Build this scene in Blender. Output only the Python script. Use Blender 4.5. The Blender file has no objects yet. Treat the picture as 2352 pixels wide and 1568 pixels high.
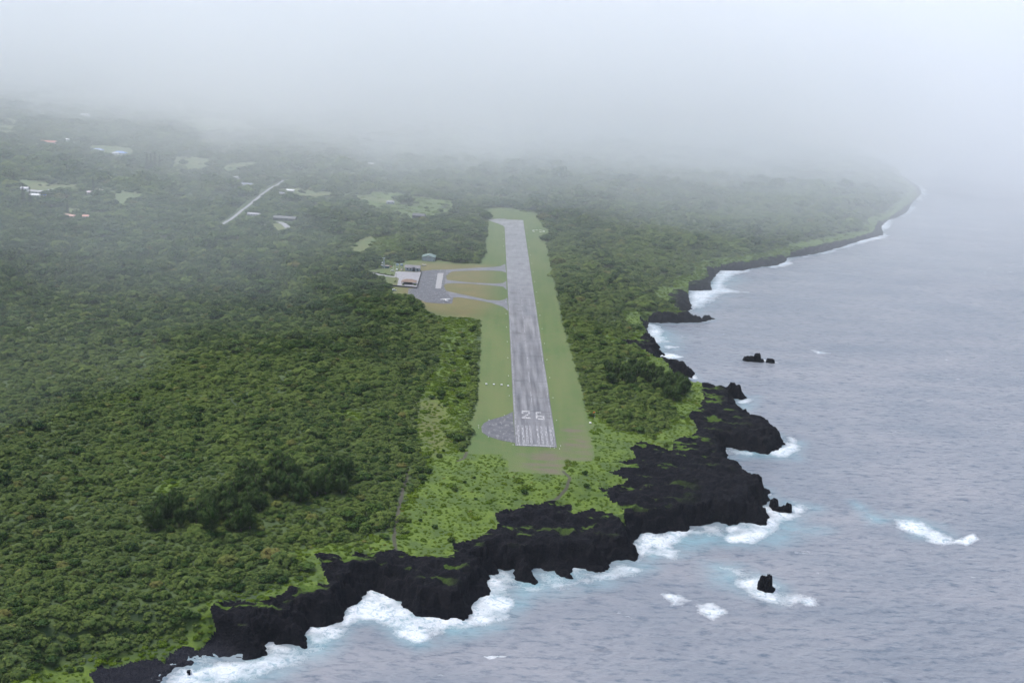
import bpy, math, random
import numpy as np
from mathutils import Vector, Matrix
random.seed(7); RNG = np.random.default_rng(7)
sc = bpy.context.scene
COL = sc.collection
HAZE_D, FOG_D = 0.25e-4, 1.5e-3

# ------------------------------------------------------------------ camera
F_PX, HY, RHO, CAM_Z = 2716.0, 75.0, math.radians(3.0), 320.0
TH = math.atan((784 - HY - math.tan(RHO) * 36.5) * math.cos(RHO) / F_PX)
fw = np.array([0, math.cos(TH), -math.sin(TH)])
r0 = np.array([1.0, 0, 0]); u0 = np.array([0, math.sin(TH), math.cos(TH)])
CR = math.cos(RHO) * r0 + math.sin(RHO) * u0
CU = math.cos(RHO) * u0 - math.sin(RHO) * r0
cd = bpy.data.cameras.new('camera'); cam = bpy.data.objects.new('camera', cd); COL.objects.link(cam)
cam.matrix_world = Matrix(((CR[0], CU[0], -fw[0], 0), (CR[1], CU[1], -fw[1], 0), (CR[2], CU[2], -fw[2], CAM_Z), (0, 0, 0, 1)))
cd.sensor_width = 36; cd.lens = 36 * F_PX / 2352; cd.clip_start = 1; cd.clip_end = 60000
sc.camera = cam

# ------------------------------------------------------------------ world, sun, exposure
SUN_EL, SUN_AZ = math.radians(62), math.radians(-60)      # azimuth measured from +Y towards +X
w = bpy.data.worlds.new('World'); sc.world = w; w.use_nodes = True
nt = w.node_tree; nt.nodes.clear()
sky = nt.nodes.new('ShaderNodeTexSky'); sky.sky_type = 'NISHITA'; sky.sun_disc = False
sky.sun_elevation = SUN_EL; sky.sun_rotation = SUN_AZ
sky.air_density = 1.0; sky.dust_density = 4.0; sky.ozone_density = 1.0
hs = nt.nodes.new('ShaderNodeHueSaturation'); hs.inputs['Saturation'].default_value = 1.0
bg = nt.nodes.new('ShaderNodeBackground'); bg.inputs['Strength'].default_value = 0.12
wo = nt.nodes.new('ShaderNodeOutputWorld')
nt.links.new(sky.outputs[0], hs.inputs['Color']); nt.links.new(hs.outputs[0], bg.inputs[0]); nt.links.new(bg.outputs[0], wo.inputs[0])
sd_ = bpy.data.lights.new('sun', 'SUN'); sun = bpy.data.objects.new('sun', sd_); COL.objects.link(sun)
sd_.energy = 1.2; sd_.angle = math.radians(30); sd_.color = (1.0, 0.98, 0.96)
sv = Vector((math.sin(SUN_AZ) * math.cos(SUN_EL), math.cos(SUN_AZ) * math.cos(SUN_EL), math.sin(SUN_EL)))
sun.rotation_euler = sv.to_track_quat('Z', 'Y').to_euler(); sun.location = (0, 0, 400)
sc.view_settings.view_transform = 'Standard'; sc.view_settings.look = 'None'
sc.view_settings.gamma = 1; sc.view_settings.exposure = 0.90
sc.cycles.volume_bounces = 12; sc.cycles.max_bounces = 14; sc.cycles.diffuse_bounces = 2
sc.cycles.glossy_bounces = 2; sc.cycles.use_denoising = True
sc.cycles.use_adaptive_sampling = True; sc.cycles.adaptive_threshold = 0.02

# ------------------------------------------------------------------ pixel -> ground maths
def ray(px, py):
    d = fw + CR * (px - 1176) / F_PX + CU * (784 - py) / F_PX
    return d
def un(px, py, z=20.0):
    d = ray(px, py); t = (z - CAM_Z) / d[2]
    return np.array([d[0] * t, d[1] * t])
def poly(pts, z=20.0):
    return np.array([un(p[0], p[1], p[2] if len(p) > 2 else z) for p in pts])

# ------------------------------------------------------------------ noise
_T = RNG.random((8, 256, 256)).astype(np.float32)
def vn(x, y, s=0):
    x = np.asarray(x, np.float64) + 1000.3 * (s + 1); y = np.asarray(y, np.float64) + 771.7 * (s + 1)
    xi = np.floor(x).astype(np.int64); yi = np.floor(y).astype(np.int64)
    fx = x - xi; fy = y - yi
    fx = fx * fx * (3 - 2 * fx); fy = fy * fy * (3 - 2 * fy)
    t = _T[s % 8]; a = xi & 255; b = yi & 255; a1 = (a + 1) & 255; b1 = (b + 1) & 255
    return (t[a, b] * (1 - fx) + t[a1, b] * fx) * (1 - fy) + (t[a, b1] * (1 - fx) + t[a1, b1] * fx) * fy
def fbm(x, y, sc_, o=3, s=0):
    r = 0; amp = 1; tot = 0
    for i in range(o):
        r = r + amp * (vn(x / sc_ * 2 ** i, y / sc_ * 2 ** i, s + i) * 2 - 1); tot += amp; amp *= 0.5
    return r / tot
def sst(a, b, t):
    t = np.clip((t - a) / (b - a), 0, 1); return t * t * (3 - 2 * t)

# ------------------------------------------------------------------ a trapezoid grid, rows of constant y, x = u*y
class Grid:
    def __init__(self, y0, y1, k, u0, u1, nu):
        n = int(math.log(y1 / y0) / k) + 1
        self.ys = y0 * np.exp(np.linspace(0, math.log(y1 / y0), n)); self.us = np.linspace(u0, u1, nu)
        self.U, self.Y = np.meshgrid(self.us, self.ys); self.X = self.U * self.Y
    def inside(self, P):
        m = np.zeros(self.X.shape, bool); x0, y0 = P[:, 0], P[:, 1]; x1, y1 = np.roll(x0, -1), np.roll(y0, -1)
        lo, hi = y0.min(), y0.max()
        for i, y in enumerate(self.ys):
            if y < lo or y > hi: continue
            c = (y0 <= y) != (y1 <= y)
            if not c.any(): continue
            xs = np.sort(x0[c] + (y - y0[c]) * (x1[c] - x0[c]) / (y1[c] - y0[c]))
            m[i] = np.searchsorted(xs, self.X[i]) % 2 == 1
        return m
    def dist(self, P, R, closed=True):
        D = np.full(self.X.shape, float(R)); n = len(P)
        for i in range(n if closed else n - 1):
            a, b = P[i], P[(i + 1) % n]
            ya, yb = min(a[1], b[1]) - R, max(a[1], b[1]) + R
            i0, i1 = np.searchsorted(self.ys, [ya, yb])
            if i1 <= i0: continue
            xa, xb = min(a[0], b[0]) - R, max(a[0], b[0]) + R
            yy = [max(ya, self.ys[0]), max(yb, self.ys[0])]
            us = [xa / yy[0], xa / yy[1], xb / yy[0], xb / yy[1]]
            j0 = np.searchsorted(self.us, min(us)); j1 = np.searchsorted(self.us, max(us))
            if j1 <= j0: continue
            X = self.X[i0:i1, j0:j1]; Y = self.Y[i0:i1, j0:j1]
            d = b - a; L = d @ d + 1e-9
            t = np.clip(((X - a[0]) * d[0] + (Y - a[1]) * d[1]) / L, 0, 1)
            q = np.hypot(X - a[0] - t * d[0], Y - a[1] - t * d[1])
            D[i0:i1, j0:j1] = np.minimum(D[i0:i1, j0:j1], q)
        return D
    def sdf(self, P, R):
        return np.where(self.inside(P), 1, -1) * self.dist(P, R)
    def look(self, A, x, y):
        i = np.clip(np.searchsorted(self.ys, y), 1, len(self.ys) - 1)
        j = np.clip(np.searchsorted(self.us, x / y), 1, len(self.us) - 1)
        fy = np.clip((y - self.ys[i - 1]) / (self.ys[i] - self.ys[i - 1]), 0, 1)
        fu = np.clip((x / y - self.us[j - 1]) / (self.us[j] - self.us[j - 1]), 0, 1)
        return (A[i - 1, j - 1] * (1 - fu) + A[i - 1, j] * fu) * (1 - fy) + (A[i, j - 1] * (1 - fu) + A[i, j] * fu) * fy

# ------------------------------------------------------------------ outlines read from the survey of the photo, put on the ground
T = 7.0   # height of a far cliff rim
WATER = [(330,1640,0),(387,1568,0),(409,1549,0),(416,1537,0),(459,1537,0),(500,1512,0),(531,1515,0),(562,1521,0),(584,1512,0),(619,1509,0),(625,1481,0),(656,1482,0),(703,1490,0),(705,1462,0),(711,1440,0),
 (763,1437,0),(791,1427,0),(802,1399,0),(826,1371,0),(851,1357,0),(876,1359,0),(904,1377,0),(919,1393,0),(947,1415,0),(979,1420,0),(1047,1421,0),(1072,1424,0),(1082,1410,0),(1093,1384,0),(1101,1368,0),(1122,1368,0),(1127,1343,0),(1127,1321,0),
 (1147,1318,0),(1151,1309,0),(1176,1310,0),(1185,1331,0),(1210,1338,0),(1232,1346,0),(1235,1321,0),(1232,1306,0),(1266,1312,0),(1285,1323,0),(1313,1326,0),(1316,1302,0),(1344,1306,0),(1372,1312,0),(1391,1306,0),(1394,1287,0),(1422,1287,0),(1463,1290,0),
 (1472,1271,0),(1451,1254,0),(1462,1240,0),(1484,1225,0),(1511,1228,0),(1577,1218,0),(1583,1210,0),(1621,1209,0),(1648,1203,0),(1676,1211,0),(1703,1204,0),(1736,1206,0),(1758,1206,0),(1766,1192,0),(1760,1172,0),(1752,1163,0),(1768,1155,0),(1776,1148,0),
 (1773,1126,T),(1769,1107,T),(1747,1099,T),(1722,1088,T),(1721,1072,T),(1700,1061,T),(1681,1050,T),(1669,1040,2),(1667,1032,0),
 (1670,1028,0),(1703,1036,0),(1758,1042,0),(1779,1034,0),(1796,1028,0),(1810,1023,0),(1811,1003,T),(1790,984,T),(1766,968,T),(1730,960,T),(1730,947,T),(1697,935,T),(1690,930,2),(1685,920,0),
 (1690,916,0),(1704,920,0),(1720,912,0),(1722,898,T),(1704,890,T),(1685,883,T),(1668,886,T),(1652,890,T),(1641,883,T),(1605,879,T),(1575,872,9),(1556,866,6),
 (1562,864,0),(1597,869,0),(1597,843,T),(1575,833,T),(1540,825,T),(1520,820,T),(1513,816,0),(1528,813,0),(1528,805,T),(1518,789,T),(1515,783,T),(1499,780,3),(1490,767,0),(1489,753,0),(1491,740,0),
 (1518,743,0),(1559,743,0),(1614,740,0),(1641,733,0),(1641,719,T),(1627,717,T),(1606,721,T),(1584,718,4),(1578,715,0),(1589,712,0),(1590,702,0),(1584,688,0),(1584,669,0),(1600,669,0),(1636,666,0),(1638,652,T),(1632,648,3),
 (1636,644,0),(1649,630,0),(1657,621,0),(1709,623,0),(1739,615,0),(1786,610,0),(1802,603,0),(1813,592,0),(1868,585,0),(1914,574,0),(1953,562,0),(1975,555,0),(2030,540,0),(2026,520,0),(2040,506,0),(2060,500,0),(2085,487,0),(2095,468,0),(2118,445,0),(2113,430,0),(2085,412,0),(2060,395,0),(2050,385,0),(2040,374,0)]
water_poly = np.vstack([poly(WATER), np.array([[1150, 4200], [900, 5200], [300, 6400], [200, 9000], [200, 14000], [-14000, 14000], [-14000, 100], [-700, 250], [-420, 400]])])
VEG = [(60,1660,7),(190,1590,7),(206,1568,7),(214,1535,8),(225,1518,8),(281,1506,9),(328,1484,11),(375,1477,12),(391,1459,13),(416,1440),(453,1443),(487,1418),(481,1396),(500,1381),(547,1381),(578,1387),(625,1371),(656,1362),(678,1346),(706,1349),(734,1343),(763,1334),
 (740,1300),(735,1277),(797,1277),(810,1262),(854,1268),(904,1262),(922,1265),(954,1277),(1001,1277),(1035,1271),(1041,1249),(1072,1243),(1107,1227),(1138,1206),(1138,1185),(1188,1173),(1222,1170),(1266,1160),(1313,1156),(1319,1177),(1360,1168),(1391,1177),(1441,1190),(1416,1159),(1385,1143),
 (1369,1132),(1410,1121),(1438,1110),(1397,1100),(1451,1083),(1416,1077),(1457,1066),(1438,1044),(1470,1023),(1500,1028),(1539,1039),(1553,1009),(1594,998),(1594,973),(1580,951),(1610,935),(1611,904),(1611,887),(1597,876),(1562,862),(1529,841),(1516,826),
 (1502,816),(1469,803),(1441,797),(1422,784),(1458,781),(1480,767),(1488,748),(1469,726),(1504,712),(1562,715),(1540,699),(1532,682),(1543,669),(1584,666),(1578,652),(1617,644),(1627,633),(1622,617),(1655,610),(1709,603),(1791,587),(1860,568),(1942,551),(2005,533),(2015,510),(2055,491),(2088,466),(2105,446),(2100,432),(2080,418),(2055,401),(2040,390)]
VEG = [p if len(p) > 2 else (p[0], p[1], 5.5 if p[1] < 700 else 10 if p[1] < 880 else 13.5) for p in VEG]
veg_poly = np.vstack([poly(VEG, 14.0), np.array([[1100, 4200], [860, 5200], [260, 6400], [160, 9000], [160, 14000], [-14000, 14000], [-14000, 100], [-800, 250], [-460, 400]])])
AIR = [(1122,478),(1171,476),(1195,485),(1236,491),(1244,520),(1265,530),(1249,538),(1257,575),(1265,616),(1278,676),(1291,741),(1304,784),(1323,850),(1339,910),(1347,954),(1353,967),(1367,976),(1353,989),(1364,1038),(1358,1059),(1298,1058),(1293,1090),(1167,1082),(1170,1063),(1150,1044),(1071,1041),(1088,997),(1082,976),(1096,926),(1104,790),(1105,735),
 (1103,736),(1088,729),(1012,728),(976,710),(973,697),(937,676),(900,675),(903,658),(880,641),(838,632),(840,622),(887,616),(942,598),(1002,598),(1051,603),(1101,606),(1114,588),(1119,543),(1122,515)]
air_poly = poly(AIR)
LIME = [(880,1250),(930,1245),(922,1170),(960,1120),(985,1060),(1000,1048),(1060,1040),(1150,1030),(1290,1080),(1350,1050),(1345,985),(1350,940),(1420,1000),(1500,1040),(1480,1120),(1420,1200),(1330,1180),(1140,1215),(1040,1270),(900,1300)]
lime_poly = poly(LIME, 17)
LIME2 = [(1005,729),(1088,729),(1104,740),(1100,880),(1080,990),(1060,1050),(985,1060),(960,1120),(940,1000),(950,920),(985,850),(1000,790)]
lime2_poly = poly(LIME2, 18)
FIELDS = [[(390,377),(430,372),(500,380),(495,398),(430,402),(395,395)],
 [(638,440),(660,436),(720,440),(800,449),(850,456),(900,463),(905,470),(860,464),(820,462),(790,453),(740,457),(690,455),(660,452)],
 [(255,446),(300,452),(346,457),(300,468),(285,486),(262,478),(248,460)], [(205,352),(250,352),(310,356),(308,372),(250,376),(210,368)],
 [(40,428),(110,430),(190,437),(180,452),(120,456),(90,462),(45,450)], [(801,566),(830,545),(858,541),(868,556),(850,574),(825,585),(805,580)],
 [(0,297),(40,300),(44,318),(20,336),(0,330)], [(410,300),(480,292),(560,300),(600,318),(520,324),(440,320)],
 [(512,405),(560,402),(605,388),(590,380),(520,390),(500,398)], [(520,428),(545,425),(550,436),(530,440)],
 [(545,490),(556,478),(562,482),(552,494)], [(600,515),(660,512),(668,522),(640,535),(600,525)], [(150,490),(185,486),(190,500),(150,503)]]
field_polys = [poly(f, 20) for f in FIELDS]
G = Grid(385, 13000, 0.0024, -0.62, 0.62, 1150)
X, Y = G.X, G.Y
rag = 3.4 * fbm(X, Y, 15, 4, 1) + 2.6 * fbm(X, Y, 5, 3, 3)
SDW = G.sdf(water_poly, 260.0)
SDWr = SDW + rag * np.where(Y > 1500, 0.6, 1.0)
SDV = G.sdf(veg_poly, 90.0) + (4.5 * fbm(X, Y, 22, 4, 2) + 1.6 * fbm(X * .5, Y * 1.6, 6, 3, 5)) * np.clip(1.35 - Y / 3500, .3, 1)
SDA = G.sdf(air_poly, 90.0)
beach_c = un(335, 1535, 4)
beach = np.clip(1 - np.hypot((X - beach_c[0]) / 62, (Y - beach_c[1]) / 48) ** 2, 0, 1)
def inland(x, y):
    return 0.022 * np.maximum(0, -x - 380) + 0.010 * np.maximum(0, y - 2150) * sst(0, 900, 900 - x)
HC = 13.5 - 7.5 * sst(900, 1700, Y)
HC = HC * (1 - .85 * sst(0, .6, beach))
t = SDWr
plate = HC * .88 + (20.0 - HC * .88) * sst(4, 130, SDW) + inland(X, Y)
rough = 1 - np.abs(fbm(X, Y, 11, 4, 4)) * 2.4
veg = sst(-2, 6, SDV)
steps = 0
for k_ in range(5):
    o_k = k_ * 2.3 + (1.2 + k_ * .9) * fbm(X, Y, 6, 3, k_) + k_ * 1.2 * fbm(X, Y, 17, 2, k_ + 2)
    steps = steps + sst(o_k, o_k + 1.5, t) / 5
Z = np.where(t < 0, -7 + 6.2 * sst(-5, 0, t), 0) + np.where(t < 0, 0, -0.8 + (plate + 0.8) * steps)
bz = -1.2 + 12 * sst(-4, 75, t) + .25 * fbm(X, Y, 3, 2, 1)
Z = Z + (bz - Z) * sst(.02, .3, beach) * (t > -6) * (1 - veg)
rz = 2.3 * (rough - .35) * (1 - sst(.1, .5, beach)) + 1.1 * np.abs(fbm(X, Y, 2.6, 2, 6)) + 4.0 * np.maximum(0, fbm(X, Y, 7, 2, 7) - .15) * sst(30, 6, t)
Z = Z + rz * sst(0.5, 5, t) * (1 - veg) + veg * (t > 0) * (1.3 * fbm(X, Y, 30, 3, 0) + .5)
hum = veg * (2.2 * fbm(X, Y, 120, 2, 5) + 3.0 * fbm(X, Y, 420, 2, 2) * np.clip((Y - 700) / 900, 0, 1))
flat = sst(-75, -4, SDA)
Z = Z + hum * (1 - flat)
Z = Z + (20.0 - Z) * sst(-45, -3, SDA)
def ground_z(x, y):
    return G.look(Z, np.asarray(x, float), np.asarray(y, float))
def at(px, py):
    z = 20.0
    for _ in range(12):
        p = un(px, py, z); z = .5 * z + .5 * float(ground_z(p[0], p[1]))
    return np.array([p[0], p[1], float(ground_z(p[0], p[1]))])

# ------------------------------------------------------------------ materials
MATS = {}
class N:
    """small helper to wire shader nodes"""
    def __init__(s, name):
        s.m = bpy.data.materials.new(name); s.m.use_nodes = True; s.t = s.m.node_tree; s.t.nodes.clear()
        s.out = s.t.nodes.new('ShaderNodeOutputMaterial'); s.b = s.t.nodes.new('ShaderNodeBsdfPrincipled')
        s.t.links.new(s.b.outputs[0], s.out.inputs[0])
    def n(s, ty, **k):
        q = s.t.nodes.new(ty)
        for a, v in k.items(): setattr(q, a, v)
        return q
    def set(s, sock, v):
        if hasattr(v, 'is_linked') or isinstance(v, bpy.types.NodeSocket): s.t.links.new(v, sock)
        elif isinstance(v, (tuple, list)) and len(v) == 3 and sock.type == 'RGBA': sock.default_value = (*v, 1)
        else: sock.default_value = v
    def pos(s): return s.n('ShaderNodeNewGeometry').outputs['Position']
    def noise(s, scale, detail=3, vec=None, rough=.5, dist=0.0, stretch=None):
        v = vec if vec is not None else s.pos()
        if stretch:
            mp = s.n('ShaderNodeMapping'); s.t.links.new(v, mp.inputs[0]); mp.inputs['Scale'].default_value = stretch; v = mp.outputs[0]
        q = s.n('ShaderNodeTexNoise'); s.t.links.new(v, q.inputs['Vector'])
        q.inputs['Scale'].default_value = scale; q.inputs['Detail'].default_value = detail; q.inputs['Roughness'].default_value = rough; q.inputs['Distortion'].default_value = dist
        return q.outputs['Fac']
    def ramp(s, v, a, b, lo=0.0, hi=1.0):
        q = s.n('ShaderNodeMapRange'); s.set(q.inputs[0], v); q.inputs[1].default_value = a; q.inputs[2].default_value = b; q.inputs[3].default_value = lo; q.inputs[4].default_value = hi
        return q.outputs[0]
    def math(s, op, a, b=0.0):
        q = s.n('ShaderNodeMath', operation=op); s.set(q.inputs[0], a); s.set(q.inputs[1], b); return q.outputs[0]
    def mix(s, f, a, b):
        q = s.n('ShaderNodeMix', data_type='RGBA'); s.set(q.inputs[0], f); s.set(q.inputs[6], a); s.set(q.inputs[7], b); return q.outputs[2]
    def attr(s, name): 
        q = s.n('ShaderNodeAttribute'); q.attribute_name = name; return q.outputs['Fac']
    def bump(s, h, strength=.5, dist=1.0):
        q = s.n('ShaderNodeBump'); s.set(q.inputs['Height'], h); q.inputs['Strength'].default_value = strength; q.inputs['Distance'].default_value = dist
        s.t.links.new(q.outputs[0], s.b.inputs['Normal'])
    def base(s, v): s.set(s.b.inputs['Base Color'], v)
    def rough(s, v): s.set(s.b.inputs['Roughness'], v)
def plain(name, c, rough=.6, var=.12, scale=.8, metal=0.0):
    if name in MATS: return MATS[name]
    m = N(name); f = m.noise(scale, 3)
    m.base(m.mix(m.ramp(f, .3, .7), tuple(x * (1 - var) for x in c), tuple(min(1, x * (1 + var)) for x in c))); m.rough(rough)
    m.b.inputs['Metallic'].default_value = metal
    MATS[name] = m.m; return m.m

# ground: mown grass, pasture, bright ground cover, forest floor
m = N('ground_cover_green')
big = m.noise(.006, 3); mid = m.noise(.05, 4); fine = m.noise(.6, 3)
floor_ = m.mix(m.ramp(mid, .35, .65), (.020, .046, .008), (.050, .086, .014))
lime = m.mix(m.ramp(fine, .3, .7), (.052, .102, .004), (.102, .162, .006))
lime = m.mix(m.ramp(m.noise(.09, 4), .42, .62), lime, (.046, .088, .008))
w1 = m.ramp(m.math('ADD', m.attr('lime'), m.ramp(mid, .2, .8, -.35, .35)), .35, .6)
g = m.mix(w1, floor_, lime)
fieldc = m.mix(m.ramp(m.noise(.02, 4), .35, .65), (.072, .118, .030), (.125, .142, .046))
g = m.mix(m.ramp(m.math('ADD', m.attr('field'), m.ramp(mid, .2, .8, -8, 8)), -5, 5), g, fieldc)
mown = m.mix(m.ramp(m.noise(.03, 5, stretch=(1, .35, 1)), .35, .7), (.052, .106, .020), (.092, .130, .034))
mown = m.mix(m.ramp(m.noise(.16, 3, stretch=(1, .035, 1)), .35, .65, 0, .35), mown, (.115, .145, .042))
mown = m.mix(m.ramp(m.attr('tan'), 0, 1), mown, m.mix(m.ramp(mid, .3, .7), (.115, .118, .036), (.150, .126, .046)))
mown = m.mix(m.math('MULTIPLY', m.ramp(m.attr('bare'), 0, 1), m.ramp(m.noise(.09, 5, stretch=(.5, 1.4, 1)), .42, .62)), mown, (.115, .10, .07))
mown = m.mix(m.ramp(m.noise(.12, 6, rough=.7), .45, .75, 0, .5), mown, (.11, .118, .042))
g = m.mix(m.ramp(m.math('ADD', m.attr('air'), m.ramp(m.noise(.16, 4), .25, .75, -2.5, 2.5)), -.6, .6), g, mown)
dirt = m.mix(m.ramp(mid, .3, .7), (.030, .028, .024), (.060, .052, .04))
g = m.mix(m.ramp(m.attr('track'), .8, 1.6, .85, 0), g, dirt)
g = m.mix(m.ramp(m.attr('burn'), 0, 1, 0, .4), g, m.mix(m.ramp(mid, .35, .65), (.07, .08, .02), (.12, .07, .035)))
m.base(g); m.rough(.85); m.bump(m.noise(.9, 4), .5, .5); M_GROUND = m.m
# lava
m = N('black_lava')
a = m.noise(.06, 5, stretch=(1, 2, 1)); b = m.noise(.9, 5); c = m.noise(.16, 4)
g = m.mix(m.ramp(b, .3, .75), (.0028, .0033, .0055), (.010, .0105, .0145))
g = m.mix(m.ramp(a, .55, .7, 0, .5), g, (.017, .016, .019))
g = m.mix(m.ramp(m.attr('beach'), .15, .5, 0, .9), g, m.mix(m.ramp(m.noise(2.5, 3), .45, .7), (.010, .011, .016), (.040, .042, .055)))
up = m.n('ShaderNodeSeparateXYZ'); m.t.links.new(m.n('ShaderNodeNewGeometry').outputs['Normal'], up.inputs[0])
mp_ = m.math('MULTIPLY', m.math('MULTIPLY', m.ramp(m.attr('moss'), 0, 1), m.ramp(m.noise(.075, 5, stretch=(.55, 1.5, 1)), 0.575, .605)), m.ramp(up.outputs[2], .5, .75))
g = m.mix(mp_, g, m.mix(m.ramp(b, .3, .7), (.05, .095, .018), (.10, .16, .03)))
m.base(g); m.rough(.75); m.b.inputs['Specular IOR Level'].default_value = .04; m.bump(m.math('ADD', m.noise(.7, 6, rough=.65), m.noise(.2, 4)), .9, 1.6); M_LAVA = m.m

# ------------------------------------------------------------------ object helpers
def tag(o, label=None, cat=None, group=None, kind=None):
    if label: o['label'] = label
    if cat: o['category'] = cat
    if group: o['group'] = group
    if kind: o['kind'] = kind
    return o
def mesh_np(name, V, Fq, mat, attrs=None, smooth=True, parent=None, link=True):
    me = bpy.data.meshes.new(name)
    V = np.asarray(V, np.float32); Fq = np.asarray(Fq, np.int32); k = Fq.shape[1]
    me.vertices.add(len(V)); me.vertices.foreach_set('co', V.ravel())
    me.loops.add(Fq.size); me.loops.foreach_set('vertex_index', Fq.ravel())
    me.polygons.add(len(Fq)); me.polygons.foreach_set('loop_start', np.arange(0, Fq.size, k, dtype=np.int32))
    me.polygons.foreach_set('loop_total', np.full(len(Fq), k, np.int32))
    me.update(calc_edges=True)
    if smooth: me.polygons.foreach_set('use_smooth', np.ones(len(Fq), bool))
    for a, v in (attrs or {}).items():
        at_ = me.attributes.new(a, 'FLOAT', 'POINT'); at_.data.foreach_set('value', np.asarray(v, np.float32).ravel())
    me.materials.append(mat); me.validate()
    o = bpy.data.objects.new(name, me)
    if link: COL.objects.link(o)
    if parent: o.parent = parent
    return o
def grid_obj(name, g, Z, keep, mat, attrs):
    ny, nu = g.X.shape
    idx = np.arange(ny * nu).reshape(ny, nu)
    q = np.stack([idx[:-1, :-1], idx[:-1, 1:], idx[1:, 1:], idx[1:, :-1]], -1)[keep]
    used = np.unique(q); remap = np.full(ny * nu, -1, np.int64); remap[used] = np.arange(len(used))
    V = np.stack([g.X.ravel()[used], g.Y.ravel()[used], Z.ravel()[used]], 1)
    return mesh_np(name, V, remap[q], mat, {k: v.ravel()[used] for k, v in attrs.items()})
class MB:
    """collects shapes, then links them as one mesh object"""
    def __init__(s): s.v = []; s.f = []
    def add(s, vs, fs):
        o = len(s.v); s.v += [tuple(map(float, v)) for v in vs]; s.f += [tuple(i + o for i in f) for f in fs]
    def box(s, x0, x1, y0, y1, z0, z1):
        s.add([(x0, y0, z0), (x1, y0, z0), (x1, y1, z0), (x0, y1, z0), (x0, y0, z1), (x1, y0, z1), (x1, y1, z1), (x0, y1, z1)],
              [(0, 3, 2, 1), (4, 5, 6, 7), (0, 1, 5, 4), (1, 2, 6, 5), (2, 3, 7, 6), (3, 0, 4, 7)])
    def tube(s, pts, rs, n=8, cap=True):
        pts = [Vector(p) for p in pts]; rings = []; vs = []; fs = []
        if not isinstance(rs, (list, tuple)): rs = [rs] * len(pts)
        for i, p in enumerate(pts):
            d = (pts[min(i + 1, len(pts) - 1)] - pts[max(i - 1, 0)]).normalized()
            a = d.orthogonal().normalized() if i == 0 else (a - d * a.dot(d)).normalized()
            b = d.cross(a)
            for k in range(n):
                an = 2 * math.pi * k / n; vs.append(p + (a * math.cos(an) + b * math.sin(an)) * rs[i])
        for i in range(len(pts) - 1):
            for k in range(n):
                fs.append((i * n + k, i * n + (k + 1) % n, (i + 1) * n + (k + 1) % n, (i + 1) * n + k))
        if cap: fs.append(tuple(range(n))[::-1]); fs.append(tuple((len(pts) - 1) * n + k for k in range(n)))
        s.add(vs, fs)
    def build(s, name, mat, parent=None, smooth=False):
        me = bpy.data.meshes.new(name); me.from_pydata(s.v, [], s.f); me.materials.append(mat)
        if smooth: me.polygons.foreach_set('use_smooth', [True] * len(me.polygons))
        me.update(); o = bpy.data.objects.new(name, me); COL.objects.link(o)
        if parent: o.parent = parent
        return o
def empty(name, loc, rz=0.0, s=1.0):
    o = bpy.data.objects.new(name, None); COL.objects.link(o); o.location = tuple(map(float, loc)); o.rotation_euler = (0, 0, rz); o.scale = (s, s, s)
    o.empty_display_size = .5
    return o
def copy_tree(o, parent=None):
    c = o.copy(); COL.objects.link(c); c.parent = parent
    for ch in [x for x in o.children]: copy_tree(ch, c)
    return c
from mathutils.geometry import tessellate_polygon
def sheet(name, P, z, mat, parent=None, kind=None, thick=0.0):
    P = np.asarray(P); vs = [Vector((p[0], p[1], z)) for p in P]; n = len(vs)
    tr = [tuple(q) for q in tessellate_polygon([vs])]
    tr = [q if (vs[q[1]] - vs[q[0]]).cross(vs[q[2]] - vs[q[0]]).z > 0 else q[::-1] for q in tr]
    v = list(vs)
    me = bpy.data.meshes.new(name)
    if thick:
        ar = sum(P[i][0] * P[(i + 1) % n][1] - P[(i + 1) % n][0] * P[i][1] for i in range(n))
        v += [Vector((p.x, p.y, z - thick)) for p in vs]
        tr += [((i, i + n, (i + 1) % n + n, (i + 1) % n) if ar > 0 else ((i + 1) % n, (i + 1) % n + n, i + n, i)) for i in range(n)]
    me.from_pydata(v, [], tr); me.materials.append(mat); me.update()
    o = bpy.data.objects.new(name, me); COL.objects.link(o)
    if parent: o.parent = parent
    if kind: o['kind'] = kind
    return o

# ------------------------------------------------------------------ the land
def soft(P, R):
    return G.sdf(P, R)
limed = np.clip(soft(lime_poly, 25) / 16 + .5, 0, 1)
limed = np.maximum(limed, .62 * np.clip(soft(lime2_poly, 25) / 18 + .5, 0, 1))
strip = sst(34, 8, SDV) * (.45 + .55 * sst(-.35, .2, fbm(X, Y, 45, 2, 3))) * (SDV > -3)
strip = np.where(Y > 1550, .8 * sst(42, 8, SDV), strip)
limed = np.maximum(limed, strip)
limed = np.maximum(limed, .8 * sst(.38, .62, fbm(X, Y, 60, 3, 6)) * sst(160, 60, SDV) * (Y < 900))
limed = np.maximum(limed, .62 * np.clip(soft(poly([(840,560),(860,525),(940,535),(935,560),(905,590),(930,612),(880,612),(850,590)]), 30) / 25 + .5, 0, 1))
limed = np.maximum(limed, .6 * np.clip(soft(poly([(860,440),(1060,462),(1050,490),(1000,500),(905,505),(860,480),(790,462)]), 40) / 30 + .5, 0, 1))
field = np.full(X.shape, -12.0)
for P in field_polys: field = np.maximum(field, np.clip(soft(P, 14), -12, 12))
TAN = poly([(935,596),(1150,606),(1160,700),(1100,745),(960,720),(880,690),(880,640)])
BARE = poly([(1190,1032),(1290,1035),(1290,985),(1340,975),(1368,1055),(1298,1060),(1292,1092),(1180,1088)])
BURN = poly([(945,925),(1000,900),(1040,950),(1035,1040),(990,1050),(950,1000)])
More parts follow.
